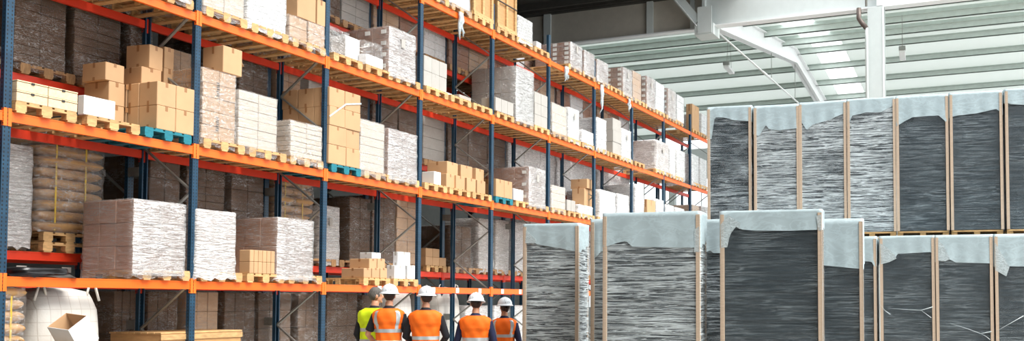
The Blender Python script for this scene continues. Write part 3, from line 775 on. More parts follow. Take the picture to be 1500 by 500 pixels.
# fifth bay
stack(2,XP,727,751,1,2,.42,'carton',.5,1,'kraft carton of a pair on the teal pallet, fifth bay',pal='blue',lab2='pair of kraft cartons',detail=False)
stack(2,XP,753,767,1,3,.28,'cwhite',.4,1,'little white carton left of the brown labelled stack',pal='wood',lab2='little white cartons',detail=False)
load_px(2,774,798,244,'brown',rows=3,cols=1,labels=True,depth=1.2,film='film',flare=.03,words='big brown labelled carton stack with filmed front')
load_px(2,808,828,271,'pale',rows=3,cols=1,film='filmc',flare=.02)
stack(2,XP,831,843,1,2,.3,'cgrey',.5,1,'small cream carton pair in the sixth bay',lab2='small cream cartons',detail=False)
load_px(2,848,868,300,'white',rows=2,cols=1,film='filmw')
for i,(xl,xr,xn,yt,yb,Xf) in enumerate(((860,873,835,263,282,XP-.5),(850,868,848,282,297,XP-.6),(845,858,843,289,302,XP-.1))):
    zb=at_x(xl,yb,Xf).z
    pass
za=at_x(848,300,XP-.02).z+.03
carton_px(XP-.25,856,869,838,276,298,base=za,label='brown carton on white wrapped load, sixth bay, lower of two')
zb=at_x(856,276,XP-.25).z+.01
carton_px(XP-.2,860,870,836,262,276,base=zb,label='flat brown carton on white wrapped load, sixth bay, upper of two')
load_px(2,879,901,278,'white',rows=3,cols=2,film='filmw',flare=.05); load_px(2,905,921,284,'white',rows=3,cols=1,film='filmw')
load_px(2,931,943,270,'white',rows=4,cols=1,film='filmw'); load_px(2,962,972,292,'white',rows=2,cols=1,film='filmw')
_,zz=carton_px(XP-.02,948,960,945,292,330,base=SURF[2]+.145,label='orange-brown crate-like carton among white loads, second shelf'); put_pallet(XP,at_xz(954,XP,4).y,SURF[2],2,FR,'under the orange-brown carton',detail=False)
load_px(2,976,987,300,'white',rows=2,cols=1,film='filmw'); load_px(2,990,1002,304,'white',rows=2,cols=1,film='filmw'); load_px(2,1015,1024,300,'tan',rows=2,cols=1); load_px(2,1027,1036,302,'brown',rows=2,cols=1)
# ---- first shelf
P1=SURF[1]
load_px(1,194,270,292,'brown',rows=3,cols=2,depth=.98,film='film',palY=at_xz(232,XP,2).y,flare=.02,n=14,lv=18,words='large pinkish-brown film-wrapped load')
load_px(1,288,345,307,'brown',rows=3,cols=2,depth=1.0,film='filmw',n=12,lv=16,flare=.03)
load_px(1,405,458,319,'brown',rows=2,cols=2,depth=1.05,film='film',n=12,lv=16,flare=.10,words='brown film-wrapped load with film flaring at its foot')
a=at_xz(366,XP,2.3).y; b=at_xz(403,XP,2.3).y; z0=P1+.145; hh=(at_x(366,366,XP).z-z0)/2; w=(b-a)/6
for r in range(2):
    for c in range(6):
        carton(XP,a+c*w+.003,a+(c+1)*w-.003,z0+r*hh,hh-.002,.22,label=f'small upright kraft carton, {("lower","upper")[r]} row, {("first","second","third","fourth","fifth","sixth")[c]} from left, between wrapped loads',tape=False)
put_pallet(XP,at_xz(383,XP,2).y,P1,1,FR,'under twelve small upright cartons')
# third bay of first shelf
a=at_xz(542,XP,2.3).y; z0=P1+.145
put_pallet(XP,at_xz(545,XP,2).y,P1,1,FR,'under the brown carton pile'); put_pallet(XP,at_xz(590,XP,2).y,P1,1,FR,'under the white boxes')
zt=at_x(535,394,XP).z; lay=zt-z0
for i,(xl,xr,xn) in enumerate(((533,544,500),(545,556,543),(557,567,556))):
    carton_px(XP-.02,xl,xr,xn,393,411,base=z0,label='brown carton in lower row of the pile behind the workers, '+('left and longest','middle','right')[i])
zt2=at_x(541,379,XP-.05).z
for i,(xl,xr,xn) in enumerate(((541,552,512),(553,564,552))):
    p=at_xz(xl,XP-.03,z0+lay).y; q=at_xz(xr,XP-.03,z0+lay).y
    carton_px(XP-.04,xl,xr,xn,379,393,base=z0+lay+.002,label='brown carton in upper row of the pile behind the workers, '+('left and longest','right')[i])
carton_px(XP-.3,545,558,527,370,379,base=zt2+.012,mat='cwhite',label='low white box on top of the brown carton pile')
for i,(xl,xr,xn,yt) in enumerate(((578,594,566,389),(597,608,595,389))):
    carton_px(XP-.02,xl,xr,xn,yt,411,base=z0,mat='cwhite',label='white box on a pallet beside the fourth post, '+('lower left','lower right')[i])
zt=at_x(578,389,XP-.02).z
carton_px(XP-.05,583,601,577,369,389,base=zt+.004,mat='cwhite',label='white box on a pallet beside the fourth post, topmost')
# dark crumpled film lying on the first shelf
o=crumple(XP-.1,at_xz(40,XP,2).y,at_xz(112,XP,2).y,P1,.09,.8,'flat dark crumpled film lying on the lowest beam, first bay','black')
# ---- floor
def sack_stack(Xc,Y0,Y1,z0,rows,depth,rh,label,L=0,rackn=BR,per=1):
    root=empty('sack_stack',(Xc-depth/2,(Y0+Y1)/2,z0)); w=(Y1-Y0)/per; r=random.Random(int(Y0*100))
    for a in range(rows):
        for c in range(per):
            mb=MB(); rings=[]; nn=12; L_=depth/2
            for t,s_ in ((-1,.15),(-.97,.55),(-.86,.85),(-.6,1),(0,1.02),(.6,1),(.86,.85),(.97,.55),(1,.15)):
                rr=[]
                for k in range(nn):
                    q=2*PI*k/nn; cx_,cy_=math.cos(q),math.sin(q)
                    e=.62; X_=math.copysign(abs(cx_)**e,cx_); Z_=math.copysign(abs(cy_)**e,cy_)
                    rr.append((t*L_+r.uniform(-.01,.01), X_*w/2*(.9+.1*s_), Z_*rh*.54*s_))
                rings.append(rr)
            mb.loft(rings)
            mb.build('sack',M['sack'],root,(r.uniform(-.02,.03),-(Y1-Y0)/2+(c+.5)*w+r.uniform(-.01,.01),(a+.5)*rh),0,True)
    h=rows*rh
    for dy in ((-.25,.2) if w*per>.6 else (0,)):
        mb=MB(); mb.box(depth/2+.01,depth/2+.014,dy-.012,dy+.012,.02,h-.04); mb.box(-depth/2,depth/2+.014,dy-.012,dy+.012,h,h+.004); mb.build('strap',M['strap'],root)
    film_shell(MB(),Y1-Y0,depth,h,.02,.0,.05,int(Y0*7),8,10).build('stretch_film',M['filmc'],root,smooth=True)
    return tag(root,label,'sack stack')
def floor_pallet(Xf,Y,z,label,mat='wood'):
    if mat not in PROTO: PROTO[mat]=pallet_proto(M[mat]); o=PROTO[mat]
    else: o=copy_tree(PROTO[mat])
    o.location=(Xf-.6,Y,z+.0005); return tag(o,uniq(label),'pallet','pallets on the racking')
a=at_xz(-8,-11.6,1.5).y; b=at_xz(38,-11.6,1.5).y
floor_pallet(-11.55,(a+b)/2,0,'wooden pallet on the floor under a sack pile at the left edge')
sack_stack(-11.6,a,b,.145,11,1.0,.15,'pile of kraft sacks with yellow strap on the floor at the left edge')
# big woven bag
def bulk_bag(Xf,Y0,Y1,z0,h,d,label,parts=True):
    root=empty('bulk_bag',(Xf-d/2,(Y0+Y1)/2,z0)); w=Y1-Y0; rings=[]; r=random.Random(int(Y0*31)); nn=40; lv=12
    for j in range(lv+1):
        t=j/lv; bul=1+.10*math.sin(PI*min(1,t*1.05))-.25*max(0,t-.85)/.15*.6; rr=[]
        for k in range(nn):
            q=2*PI*k/nn; c,s_=math.cos(q),math.sin(q); e=.42
            rr.append((math.copysign(abs(c)**e,c)*d/2*bul+r.uniform(-.006,.006), math.copysign(abs(s_)**e,s_)*w/2*bul+r.uniform(-.006,.006), t*h-(.03 if j==lv else 0)))
        rings.append(rr)
    rings.append([(x*.6,y*.6,h+.02) for x,y,z in rings[-1]]); rings.append([(x*.2,y*.2,h+.03) for x,y,z in rings[-1]])
    MB().loft(rings).build('bag_body',M['bag'],root,smooth=True)
    for sx in (-1,1):
        for sy in (-1,1):
            x,y=sx*d*.42,sy*w*.40
            q=MB(); q.tube([(x,y-.1*sy,h-.12),(x*1.02,y-.05*sy,h+.08),(x*1.05,y+.02*sy,h+.05),(x*1.06,y+.08*sy,h-.15)],.016,6); q.build('lifting_loop',M['wstrap'],root,smooth=True)
    return tag(root,label,'bulk bag','white woven bulk bags on the floor')
a=at_xz(52,-11.75,1.4).y; b=at_xz(150,-11.75,1.4).y
floor_pallet(-11.75,(a+b)/2,0,'wooden pallet on the floor under the big white woven bag')
bulk_bag(-11.75,a,b,.145,1.62,1.0,'big white woven bulk bag under the lowest beam, first bay')
# crate stack carrying the open box, and flat wooden crates under second bay
def flat_crate(Xf,Y0,Y1,z0,h,d,label):
    w=Y1-Y0; root=empty('flat_crate',(Xf-d/2,(Y0+Y1)/2,z0+.001))
    MB().cbox(-d/2+.015,d/2-.015,-w/2+.015,w/2-.015,0,h-.02,.003).build('crate_body',M['crate'],root)
    n_=max(3,int(d/.13))
    for k in range(n_):
        x=-d/2+(k+.5)*d/n_; MB().box(x-d/n_/2+.006,x+d/n_/2-.006,-w/2,w/2,h-.02,h).build('lid_board',M['wood'],root)
    for z in (.0,h-.11): MB().box(d/2-.015,d/2+.003,-w/2,w/2,z,z+.08).build('side_board',M['wood'],root)
    return tag(root,label,'crate','flat wooden crates on the floor')
for k in range(2): flat_crate(-11.0,at_xz(99,-11,1).y,at_xz(160,-11,1).y,k*.48,.48,.62,('lower','upper')[k]+' flat wooden crate standing before the big white bag')
zt=at_x(208,489,-11.55).z
y0=at_xz(238,-11.55,1).y; y1=at_xz(357,-11.55,1).y
for k in range(3): flat_crate(-11.58,y0,y1,k*zt/3,zt/3,1.05,('lowest','middle','topmost')[k]+' of three flat wooden crates under the lowest beam, second bay')
# open white box, tilted
def open_box(loc,label):
    root=empty('open_carton',loc); t=.006; s1,s2,s3=.34,.30,.36
    Mx=Matrix.Rotation(.62,4,'X')@Matrix.Rotation(.12,4,'Y')
    def pc(nm,mat,*a): MB().box(*a,M=Mx).build(nm,M[mat],root)
    pc('side_panel','cwhite',0,t,0,s2,0,s3); pc('side_panel','carton',-s1,-s1+t,0,s2,0,s3)
    pc('side_panel','cwhite',-s1,0,0,t,0,s3); pc('side_panel','carton',-s1,0,s2-t,s2,0,s3); pc('bottom_panel','cwhite',-s1,0,0,s2,0,t)
    return tag(root,label,'carton')
p=at_xz(104,-11.12,1.13)
open_box((-11.05,at_xz(118,-11.05,1.0).y,.962),'open white carton lying tilted before the big white bag')

# ---- rear rack goods
XB=-12.80
def back(L,xl,xr,yt,tone,h=None,**kw):
    z0=SURFB[L]+.145 if L else .145; a=at_xz(xl,XB,z0+.4).y; b=at_xz(xr,XB,z0+.4).y
    zt=at_x(xl,yt,XB).z if yt is not None else z0+h
    wrapped_load(XB,a,b,z0,min(zt,z0+2.0),tone,L,BR,**kw)
    yc=(a+b)/2; bi=math.floor((yc-U0)/BW); ki=min(2,max(0,int(((yc-U0)-bi*BW-.05)/.9))); key=('r',L,bi,ki)
    if key in SLOTS: return
    SLOTS.add(key); a=b=U0+bi*BW+.5+.9*ki
    ps=PSING['oldwood']; o=bpy.data.objects.new('pallet',ps); COL.objects.link(o); o.location=(XB-.58,(a+b)/2,SURFB[L]+.0005 if L else .0005)
    tag(o,uniq('worn wooden pallet under the '+TONE[tone][1]+' load, '+place_words((a+b)/2,L,BR)),'pallet','pallets on the racking')
for xl,xr in ((165,200),(214,258),(271,318),(328,372),(378,425),(436,470),(478,522)): back(0,xl,xr,None,'tan' if xl in (271,326) else 'dark',1.62,rows=5,cols=3,film='filmr')
back(0,530,560,None,'dark',1.6,rows=5,cols=2,film='filmr')
for i,(xl,xr) in enumerate(((576,606),(645,676))):
    a=at_xz(xl,XB,1.2).y; b=at_xz(xr,XB,1.2).y
    floor_pallet(XB,(a+b)/2,0,'worn pallet under a white bulk bag behind the workers','oldwood')
    bulk_bag(XB-.02,a,b,.145,1.80,.98,('left','right')[i]+' white woven bulk bag on the floor behind the workers')
for xl,xr,t in ((682,700,'white'),(702,717,'grey'),(724,745,'white'),(752,768,'white')): back(0,xl,xr,None,t,1.35,rows=4,cols=2,film='filmw')
# first level of the rear rack
wrapped=None
back(1,-15,46,207,'grey',film='filmw',rows=1,cols=1,words='tall pale grey wrapped bale with paper tag')
a=at_xz(54,XB,3).y; b=at_xz(152,XB,3).y
for k in range(2): floor_pallet(XB+.0,(a+b)/2,SURFB[1]+k*.145,('lower','upper')[k]+' of two stacked pallets under the hanging sack pile, rear rack')
zz=SURFB[1]+.292; sack_stack(XB,a,b,zz,10,1.05,(3.6-zz+.55)/10,'tall pile of kraft sacks with yellow straps on the rear rack, first bay')
back(1,218,262,None,'dark',1.5,film='filmr'); back(1,272,328,None,'dark',1.45,film='filmr',rows=12,flare=.02); back(1,338,385,None,'dark',1.5,film='filmr')
a=at_xz(402,XB,3).y; b=at_xz(458,XB,3).y; floor_pallet(XB,(a+b)/2,SURFB[1],'wooden pallet under the sack pile seen over the flaring film load')
sack_stack(XB,a,b,SURFB[1]+.145,10,1.05,.165,'pile of kraft sacks behind the third post on the rear rack',per=2)
back(1,468,497,301,'white',film='filmw',rows=3,cols=1,labels=True)
back(1,512,542,288,'dark',film='filmr',rows=6); back(1,545,578,285,'dark',film='filmr',rows=6); back(1,581,612,285,'tan',film='filmr',rows=6)
a=at_xz(625,XB,3).y; b=at_xz(655,XB,3).y; floor_pallet(XB,(a+b)/2,SURFB[1],'wooden pallet with small cartons, rear rack, fourth bay')
for r in range(2):
    for c in range(3 if r<1 else 2):
        w=(b-a)/3; carton(XB-.02,a+c*w,a+(c+1)*w-.006,SURFB[1]+.145+r*.2,.198,.35,label=f'small tan carton on the rear rack seen past the fourth post, {("bottom","top")[r]} row, {("left","centre","right")[c]}',tape=False)
back(1,662,690,330,'dark',film='filmr',amp=.05,rows=3,flare=.05,words='shiny dark film-wrapped heap')
back(1,701,722,320,'pale',film='filmw',rows=2,cols=1,amp=.03,words='tall crinkled film-wrapped roll'); back(1,726,745,322,'pale',film='filmw',rows=3,cols=1)
back(1,753,770,325,'white',film='filmw',rows=3,cols=1)
for xl,xr in ((778,800),(806,826),(830,848),(852,868),(874,890),(895,915),(930,960)): back(1,xl,xr,None,'white',1.5,film='filmw',rows=3,cols=1)
# second level of the rear rack
back(2,20,96,None,'dark',2.0,film='filmr',rows=16,cols=2,n=12,lv=16); back(2,108,176,None,'dark',1.9,film='filmr',rows=16,cols=2,n=12,lv=16)
back(2,190,222,None,'dark',1.2,film='filmr'); back(2,248,280,70,'tan',film='filmr',rows=2)
back(2,298,340,None,'dark',1.5,film='filmr'); back(2,350,392,None,'dark',1.5,film='filmr',rows=8)
back(2,404,440,None,'tan',1.25,film='filmr',rows=3,cols=2)
def back_slot(L,b,k,tone,h,**kw):
    y=U0+b*BW+.05+.9*k; z0=SURFB[L]+.145
    wrapped_load(XB,y+.02,y+.88,z0,z0+h,tone,L,BR,**kw)
    o=bpy.data.objects.new('pallet',PSING['oldwood']); COL.objects.link(o); o.location=(XB-.58,y+.45,SURFB[L]+.0005)
    tag(o,uniq('worn wooden pallet under the '+TONE[tone][1]+' load, '+place_words(y+.45,L,BR)),'pallet','pallets on the racking')
n=0
for b in range(2,8):
    for k in range(3):
        if b==2 and k==0: continue
        n+=1; back_slot(2,b,k,('dark','grey','dark','dark')[n%4] if b<5 else 'white',(1.5,1.7,1.3)[n%3],film='filmr' if b<5 else 'filmw',rows=5,cols=1,amp=.03)
for b in range(0,8):
    for k in range(3):
        n+=1; back_slot(3,b,k,('brown','white','brown','tan')[n%4] if b>2 else ('dark','dark','grey')[n%3],(1.55,1.5,1.6)[n%3],film='filmr',rows=9,cols=2)
# scraps of film hanging from the beams
for i,(px,L,ln,nm) in enumerate(((674,4,.6,'front of the top beam left of the crates'),(881,4,.85,'top beam in the seventh bay'),(921,4,.4,'top beam near the eighth post'),(829,4,.4,'top beam beside a brown wrapped load'))):
    p=at_xz(px,-11.49,SURF[L]); mb=MB(); r=random.Random(i)
    for k in range(3):
        x0=.0; y0=(k-1)*.05; pts=[(.02,y0,0.02)]+[(.02+r.uniform(-.02,.03),y0+r.uniform(-.05,.05)*(j/3),-ln*j/5*(1-.15*k)) for j in range(1,6)]
        mb.tube(pts,[.03,.045,.03,.04,.025,.01],6)
    o=mb.build('film_scrap',M['capl'],None,tuple(p),0,True); tag(o,'torn pale film scrap hanging from the '+nm,'plastic film','torn film scraps')

# ------------------------------------------------------------------ dark board packs on the right
def board_pack(p0,yaw,w,d,z0,h,prof,label,film='filmslab',top=True,side_drop=.35,flaps=(),group='dark board packs',edge=.042,seed=1,gapr=0):
    """p0: near left bottom corner (x,y); front runs along yaw for w; prof: [(fraction across, drop below the top)]"""
    root=empty('board_pack',(p0[0],p0[1],z0),yaw); r=random.Random(seed)
    MB().cbox(.008,w-.008,.008,d-.008,.0,h-.006,.006).build('board_core',M['core'],root)
    for x in (0,w-edge):
        for y0,y1 in ((-.034,.008),(d-.008,d+.034)): MB().box(x,x+edge,y0,y1,0,h-.03).build('edge_board',M['edge'],root)
    for x in (-.006,w-.008): MB().box(x,x+.014,-.034,edge*.8,0,h-.03).build('edge_board',M['edge'],root)
    # film round all four sides
    mb=MB(); rings=[]; nx=16; 
    base=[(-.01+(w+.02)*k/nx,-.02) for k in range(nx)]+[(w+.01,-.02+(d+.04)*k/6) for k in range(6)]+[(w+.01-(w+.02)*k/nx,d+.02) for k in range(nx)]+[(-.01,d+.02-(d+.04)*k/6) for k in range(6)]
    for j in range(25):
        rings.append([(x+r.uniform(-.003,.003),y+r.uniform(-.004,.004),h*j/24) for x,y in base])
    mb.loft(rings,cap=False); mb.build('stretch_film',M[film],root,smooth=True)
    # pale sheet over the top, hanging down with an uneven hem
    mb=MB(); n=36; o=.02
    def hem(t):
        for (a,da),(b,db) in zip(prof,prof[1:]):
            if a<=t<=b: return da+(db-da)*(t-a)/max(1e-6,b-a)
        return prof[-1][1]
    per=[(k/n*w,-.026,hem(k/n)) for k in range(n+1)]
    m=8; hl,hr=hem(0),hem(1)
    per+=[(w+o,d*k/m,hr*(1-.3*k/m)+.02*math.sin(k*2.1)) for k in range(0,m+1)]
    per+=[(w-k/12*w,d+o,hr*.7+(hl*.8-hr*.7)*k/12) for k in range(13)]
    per+=[(-o,d-d*k/m,hl*(.8+.2*k/m)+.02*math.sin(k*1.7)) for k in range(0,m+1)]
    rings=[]
    for j in range(9):
        t=j/8; rings.append([(x+(math.sin(k*.8)*.006)*t, y-(0 if j==0 else 1)*(0)+(math.sin(k*.55+seed)*.006-.004)*t*(1 if y<d/2 else -1), h+.012-max(.0,dr)*t) for k,(x,y,dr) in enumerate(per)])
    c=(w/2,d/2)
    top=[[(c[0]+(x-c[0])*s,c[1]+(y-c[1])*s,h+.014+.006*math.sin(k*.9)*(1-s)) for k,(x,y,dr) in enumerate(per)] for s in (.15,.6,.97)]
    mb.loft(top+rings,cap=False); nB=len(per); mb.f.append(tuple(range(nB)))
    mb.build('top_sheet',M['cap'],root,smooth=True)
    for fl in flaps:                                           # doubled flaps of sheet: polygons on the front, (fraction, drop)
        q=MB(); vs=[(a*w,-o-.012,h-b) for a,b in fl]; vs2=[(x,y-.004,z) for x,y,z in vs]; k=len(vs)
        q.add(vs+vs2,[tuple(range(k)),tuple(range(2*k-1,k-1,-1))]+[(i,(i+1)%k,(i+1)%k+k,i+k) for i in range(k)])
        q.build('sheet_flap',M['capl'],root)
    return tag(root,label,'wrapped pack',group)
def pack_px(xl,xr,yt,z0,ztop,anchor_Y,yaw,d,prof,label,plane=None,flaps=(),**kw):
    """top edge at height ztop; when plane is None the pack stands where that height meets the photo row yt"""
    if plane is None:
        r=ray(xl,yt); t=(ztop-CH)/r[2]; p=(r[0]*t,r[1]*t)
    else:
        p=plane
    a=at_plane(xl,yt,p,yaw); b=at_plane(xr,yt,p,yaw); w=(b-a).xy.length
    sc_=F/((a.y)*math.cos(TH)-a.x*math.sin(TH))
    pr=[((x-xl)/(xr-xl),(y-yt)/sc_) for x,y in prof]
    fl=[[((x-xl)/(xr-xl),(y-yt)/sc_) for x,y in f] for f in flaps]
    return board_pack((a.x,a.y),yaw,w,d,z0,ztop-z0,pr,label,flaps=fl,seed=int(xl),**kw)
FP=.15
YW=.16
def skid(cx_,cy_,yaw,w,d,z,label):                            # low wooden base under a pack
    root=empty('pallet',(cx_,cy_,z),yaw); b=MB()
    for k in range(3): b.box(.0,w,.02+k*(d-.14)/2,.12+k*(d-.14)/2,0.0,.02)
    nb=max(3,int(w/.25))
    for k in range(3):
        for q in range(3):
            b.box(q*(w-.1)/2,q*(w-.1)/2+.1,.02+k*(d-.14)/2,.12+k*(d-.14)/2,.02,.1)
    b.box(0,w,0,d,.1,.125); b.build('pallet_boards',M['wood'],root)
    return tag(root,label,'pallet','pallets under the board packs')
packs=[
 (768,848,330,[(768,357),(784,357),(787,360),(815,365),(848,372)],.42,'filmslab2','streaky dark board pack standing alone nearest the workers',[[(772,338),(787,352),(786,357),(771,357)]],.14),
 (867,905,323,[(867,388),(880,372),(905,360)],.42,'filmslab2','dark board pack half hidden behind the wide streaky pack',[],.12),
 (885,1025,314.5,[(885,364),(900,360),(915,356),(920,357),(927,364),(980,366),(1025,367)],.36,'filmslab2','wide board pack with bright streaked film and level top sheet',[[(1018,340),(1025,335),(1025,372),(1018,372)]],.12),
 (1029,1100,323.5,[(1029,373),(1042,369),(1045,373),(1100,373)],.42,'filmslab','narrow strip of pack in the gap between two wide packs',[],.14),
 (1056,1203,311.5,[(1056,364),(1065,362),(1070,345),(1079,334),(1088,339),(1110,341),(1160,342),(1203,341)],.36,'filmslab3','wide dark board pack with a torn corner flap, centre of the front row',[[(1056,330),(1068,316),(1086,328),(1085,337),(1079,333),(1070,345),(1066,363),(1057,364)],[(1196,320),(1203,318),(1203,341),(1199,341)]],.14),
 (1165,1263,323.5,[(1165,390),(1205,391),(1263,397)],.42,'filmslab3','board pack with deep pale top sheet right of the torn-corner pack',[],.14),
]
for xl,xr,yt,prof,d,fm,lb,fl,yw in packs:
    root=pack_px(xl,xr,yt,.13,2.7,None,yw,d,prof,lb,flaps=fl,film=fm)
    w=max(v.co.x for v in root.children[0].data.vertices)
    skid(root.location.x,root.location.y,yw,w,d,0,'low wooden base under the '+lb.split(' with ')[0].split(', ')[0])
# lower back row
PL=(-2.2634,16.105); YR_=.12
low=[(1040,1118,351,[(1040,384),(1118,386)],'filmslab','lower back row pack hidden behind the torn-corner pack, left'),
 (1123,1202,350,[(1123,384),(1202,386)],'filmslab','lower back row pack hidden behind the torn-corner pack, right'),
 (1205,1283,348,[(1205,384),(1265,384),(1276,385),(1280,392),(1283,392)],'filmslab3','narrow visible pack of lower back row beside the deep-sheeted pack'),
 (1289,1368,346.5,[(1289,386),(1300,384),(1312,378),(1314,373),(1340,372),(1362,371),(1368,374)],'filmslab3','lower back row pack with a rounded loose sheet corner'),
 (1370.5,1453,345.5,[(1370.5,384),(1389,381),(1400,386),(1430,387),(1453,388)],'filmslab3','lower back row pack with a pointed fold in its top sheet'),
 (1457,1540,344,[(1457,391),(1500,392),(1540,392)],'filmslab3','lower back row pack cut by the right edge of the photo')]
flp={1289:[[(1289,356),(1300,362),(1311,374),(1313,379),(1302,384),(1290,387)]],1370.5:[[(1374,351),(1383,360),(1391,380),(1384,383),(1374,382)]],1457:[[(1457,355),(1466,370),(1478,391),(1473,405),(1457,396)]]}
def plane_pt(px,z): 
    return at_plane(px,345,PL,YR_)
LOWR=[]
for xl,xr,yt,prof,fm,lb in low:
    root=pack_px(xl,xr,yt,.13,2.7,None,YR_,2.0,prof,lb,plane=PL,flaps=flp.get(xl,()),film=fm); LOWR.append(root)
    w=max(v.co.x for v in root.children[0].data.vertices); skid(root.location.x,root.location.y,YR_,w,2.0,0,'wooden base under the '+lb.replace('lower back row pack ','back row pack '))
for pts,host,nm in (([(1302,452),(1330,454),(1349,455),(1366,450)],1,'wisp'),([(1349,455),(1356,460),(1364,466)],1,'wisp'),([(1392,474),(1420,483),(1436,489),(1452,486)],2,'wisp'),([(1436,489),(1444,493),(1450,498)],2,'wisp'),([(1458,486),(1476,476),(1499,463)],3,'wisp'),([(1290,447),(1296,455),(1304,461)],1,'wisp')):
    root=LOWR[host+2]; nrm=Vector((math.sin(YR_),-math.cos(YR_),0))*.045; root_i=Matrix.Translation(root.location)@Matrix.Rotation(YR_,4,'Z'); inv=root_i.inverted()
    P_=[inv@(at_plane(x,y,PL,YR_)+nrm) for x,y in pts]; q=MB(); q.tube(P_,[.0015]+[.004]*(len(P_)-2)+[.008],5); q.build('film_wisp',M['capl'],root,smooth=True)
PU=(PL[0]-.95*math.sin(YR_),PL[1]+.95*math.cos(YR_))
ups=[(1037,1100,157,[(1037,200),(1042,206),(1045,190),(1048,173),(1060,173),(1075,178),(1100,181)],'filmslab','leftmost pack of the upper row'),
 (1105,1170,155,[(1105,196),(1110,200),(1114,198),(1122,184),(1126,190),(1140,193),(1170,191)],'filmslab2','second upper row pack from the left, sheet hanging in points'),
 (1171,1239,150,[(1171,176),(1182,191),(1190,184),(1215,178),(1239,168)],'filmslab2','third upper row pack from the left, whitest film'),
 (1241,1311,145,[(1241,186),(1248,170),(1270,166),(1290,167),(1304,160),(1311,155)],'filmslab2','fourth upper row pack from the left, heavy bright streaks'),
 (1312.5,1388,140.5,[(1312.5,185),(1326,178),(1336,173),(1375,172),(1384,182),(1388,180)],'filmslab3','upper row pack with both sheet corners hanging down'),
 (1391,1467,135.5,[(1391,172),(1402,170),(1430,168),(1459,163),(1467,171)],'filmslab3','upper row pack with folded sheet corners, second from right edge'),
 (1472,1550,130,[(1472,150),(1480,153),(1500,155),(1550,157)],'filmslab3','upper row pack cut by the right edge of the photo')]
for xl,xr,yt,prof,fm,lb in ups:
    zt=at_plane((xl+xr)/2,yt,PU,YR_).z
    root=pack_px(xl,xr,yt,2.86,zt if xl>0 else 5,None,YR_,.95,prof,lb,plane=PU,film=fm)
    w=max(v.co.x for v in root.children[0].data.vertices); skid(root.location.x,root.location.y,YR_,w,.95,2.73,'wooden base under '+lb.replace(' from the left','').replace(' of the photo',''))

# ------------------------------------------------------------------ people
def ell(cx,cy,z,rx,ry,n=28,e=1.0,tilt=0):
    out=[]
    for k in range(n):
        q=2*PI*k/n; c,s=math.cos(q),math.sin(q)
        out.append((cx+math.copysign(abs(c)**e,c)*rx, cy+math.copysign(abs(s)**e,s)*ry, z+tilt*s*ry))
    return out
def remeshed(mb,name,mat,parent,vox=.011,it=6,smooth=True):
    me=mb.mesh(name+'_src'); o=bpy.data.objects.new(name,me); COL.objects.link(o)
    m=o.modifiers.new('r','REMESH'); m.mode='VOXEL'; m.voxel_size=vox
    m2=o.modifiers.new('s','SMOOTH'); m2.iterations=it; m2.factor=.5
    dg=bpy.context.evaluated_depsgraph_get(); dg.update()
    nm=bpy.data.meshes.new_from_object(o.evaluated_get(dg)); o.modifiers.clear(); o.data=nm; nm.name=name
    nm.materials.clear(); nm.materials.append(mat)
    nm.polygons.foreach_set('use_smooth',[True]*len(nm.polygons))
    o.parent=parent; bpy.data.meshes.remove(me); return o
def limb(mb,pts,rs,n=14): mb.tube(pts,rs,n)
def sphere(mb,c,rx,ry,rz,n=18,m=10):
    rings=[]
    for j in range(m+1):
        a=-PI/2+PI*j/m; k=max(.02,math.cos(a)); rings.append(ell(c[0],c[1],c[2]+math.sin(a)*rz,rx*k,ry*k,n))
    mb.loft(rings)
# local frame: facing +y, x to the figure's right
def torso_rings(k=1.0,inf=0,lean=0,wd=1.0,fat=1.0):
    R=[(.86,.165,.115,0),(.95,.172,.118,0),(1.04,.160,.112,0),(1.12,.152,.108,.0),(1.22,.168,.115,.005),(1.32,.190,.122,.005),(1.40,.200,.118,0),(1.455,.185,.098,-.01),(1.49,.135,.078,-.012),(1.515,.085,.066,-.01)]
    return [(z,rx*wd*fat+inf,ry*fat+inf,cy+lean*max(0,z-.95)) for z,rx,ry,cy in R]
def hand(mb,wr,d,side,curl=.5):
    """palm and five fingers: wrist point, pointing direction, thumb side vector"""
    wr=Vector(wr); d=Vector(d).normalized(); s=Vector(side); s=(s-d*s.dot(d)).normalized(); u=d.cross(s)
    mb.tube([wr-d*.02,wr+d*.03,wr+d*.075],[.026,.033,.034],10)
    for k,(o,l) in enumerate(((.026,.068),(.009,.076),(-.009,.072),(-.026,.056))):
        a=wr+d*.07+s*o; b=a+(d*.7+u*.25*curl)*l*.6; c=b+(d*.4+u*.8*curl)*l*.5
        mb.tube([a,b,c],[.0105,.0095,.008],7)
    a=wr+d*.02+s*.024; b=a+(d*.5+s*.6)*.045; c=b+(d*.8+u*.2)*.03
    mb.tube([a,b,c],[.013,.011,.009],7)
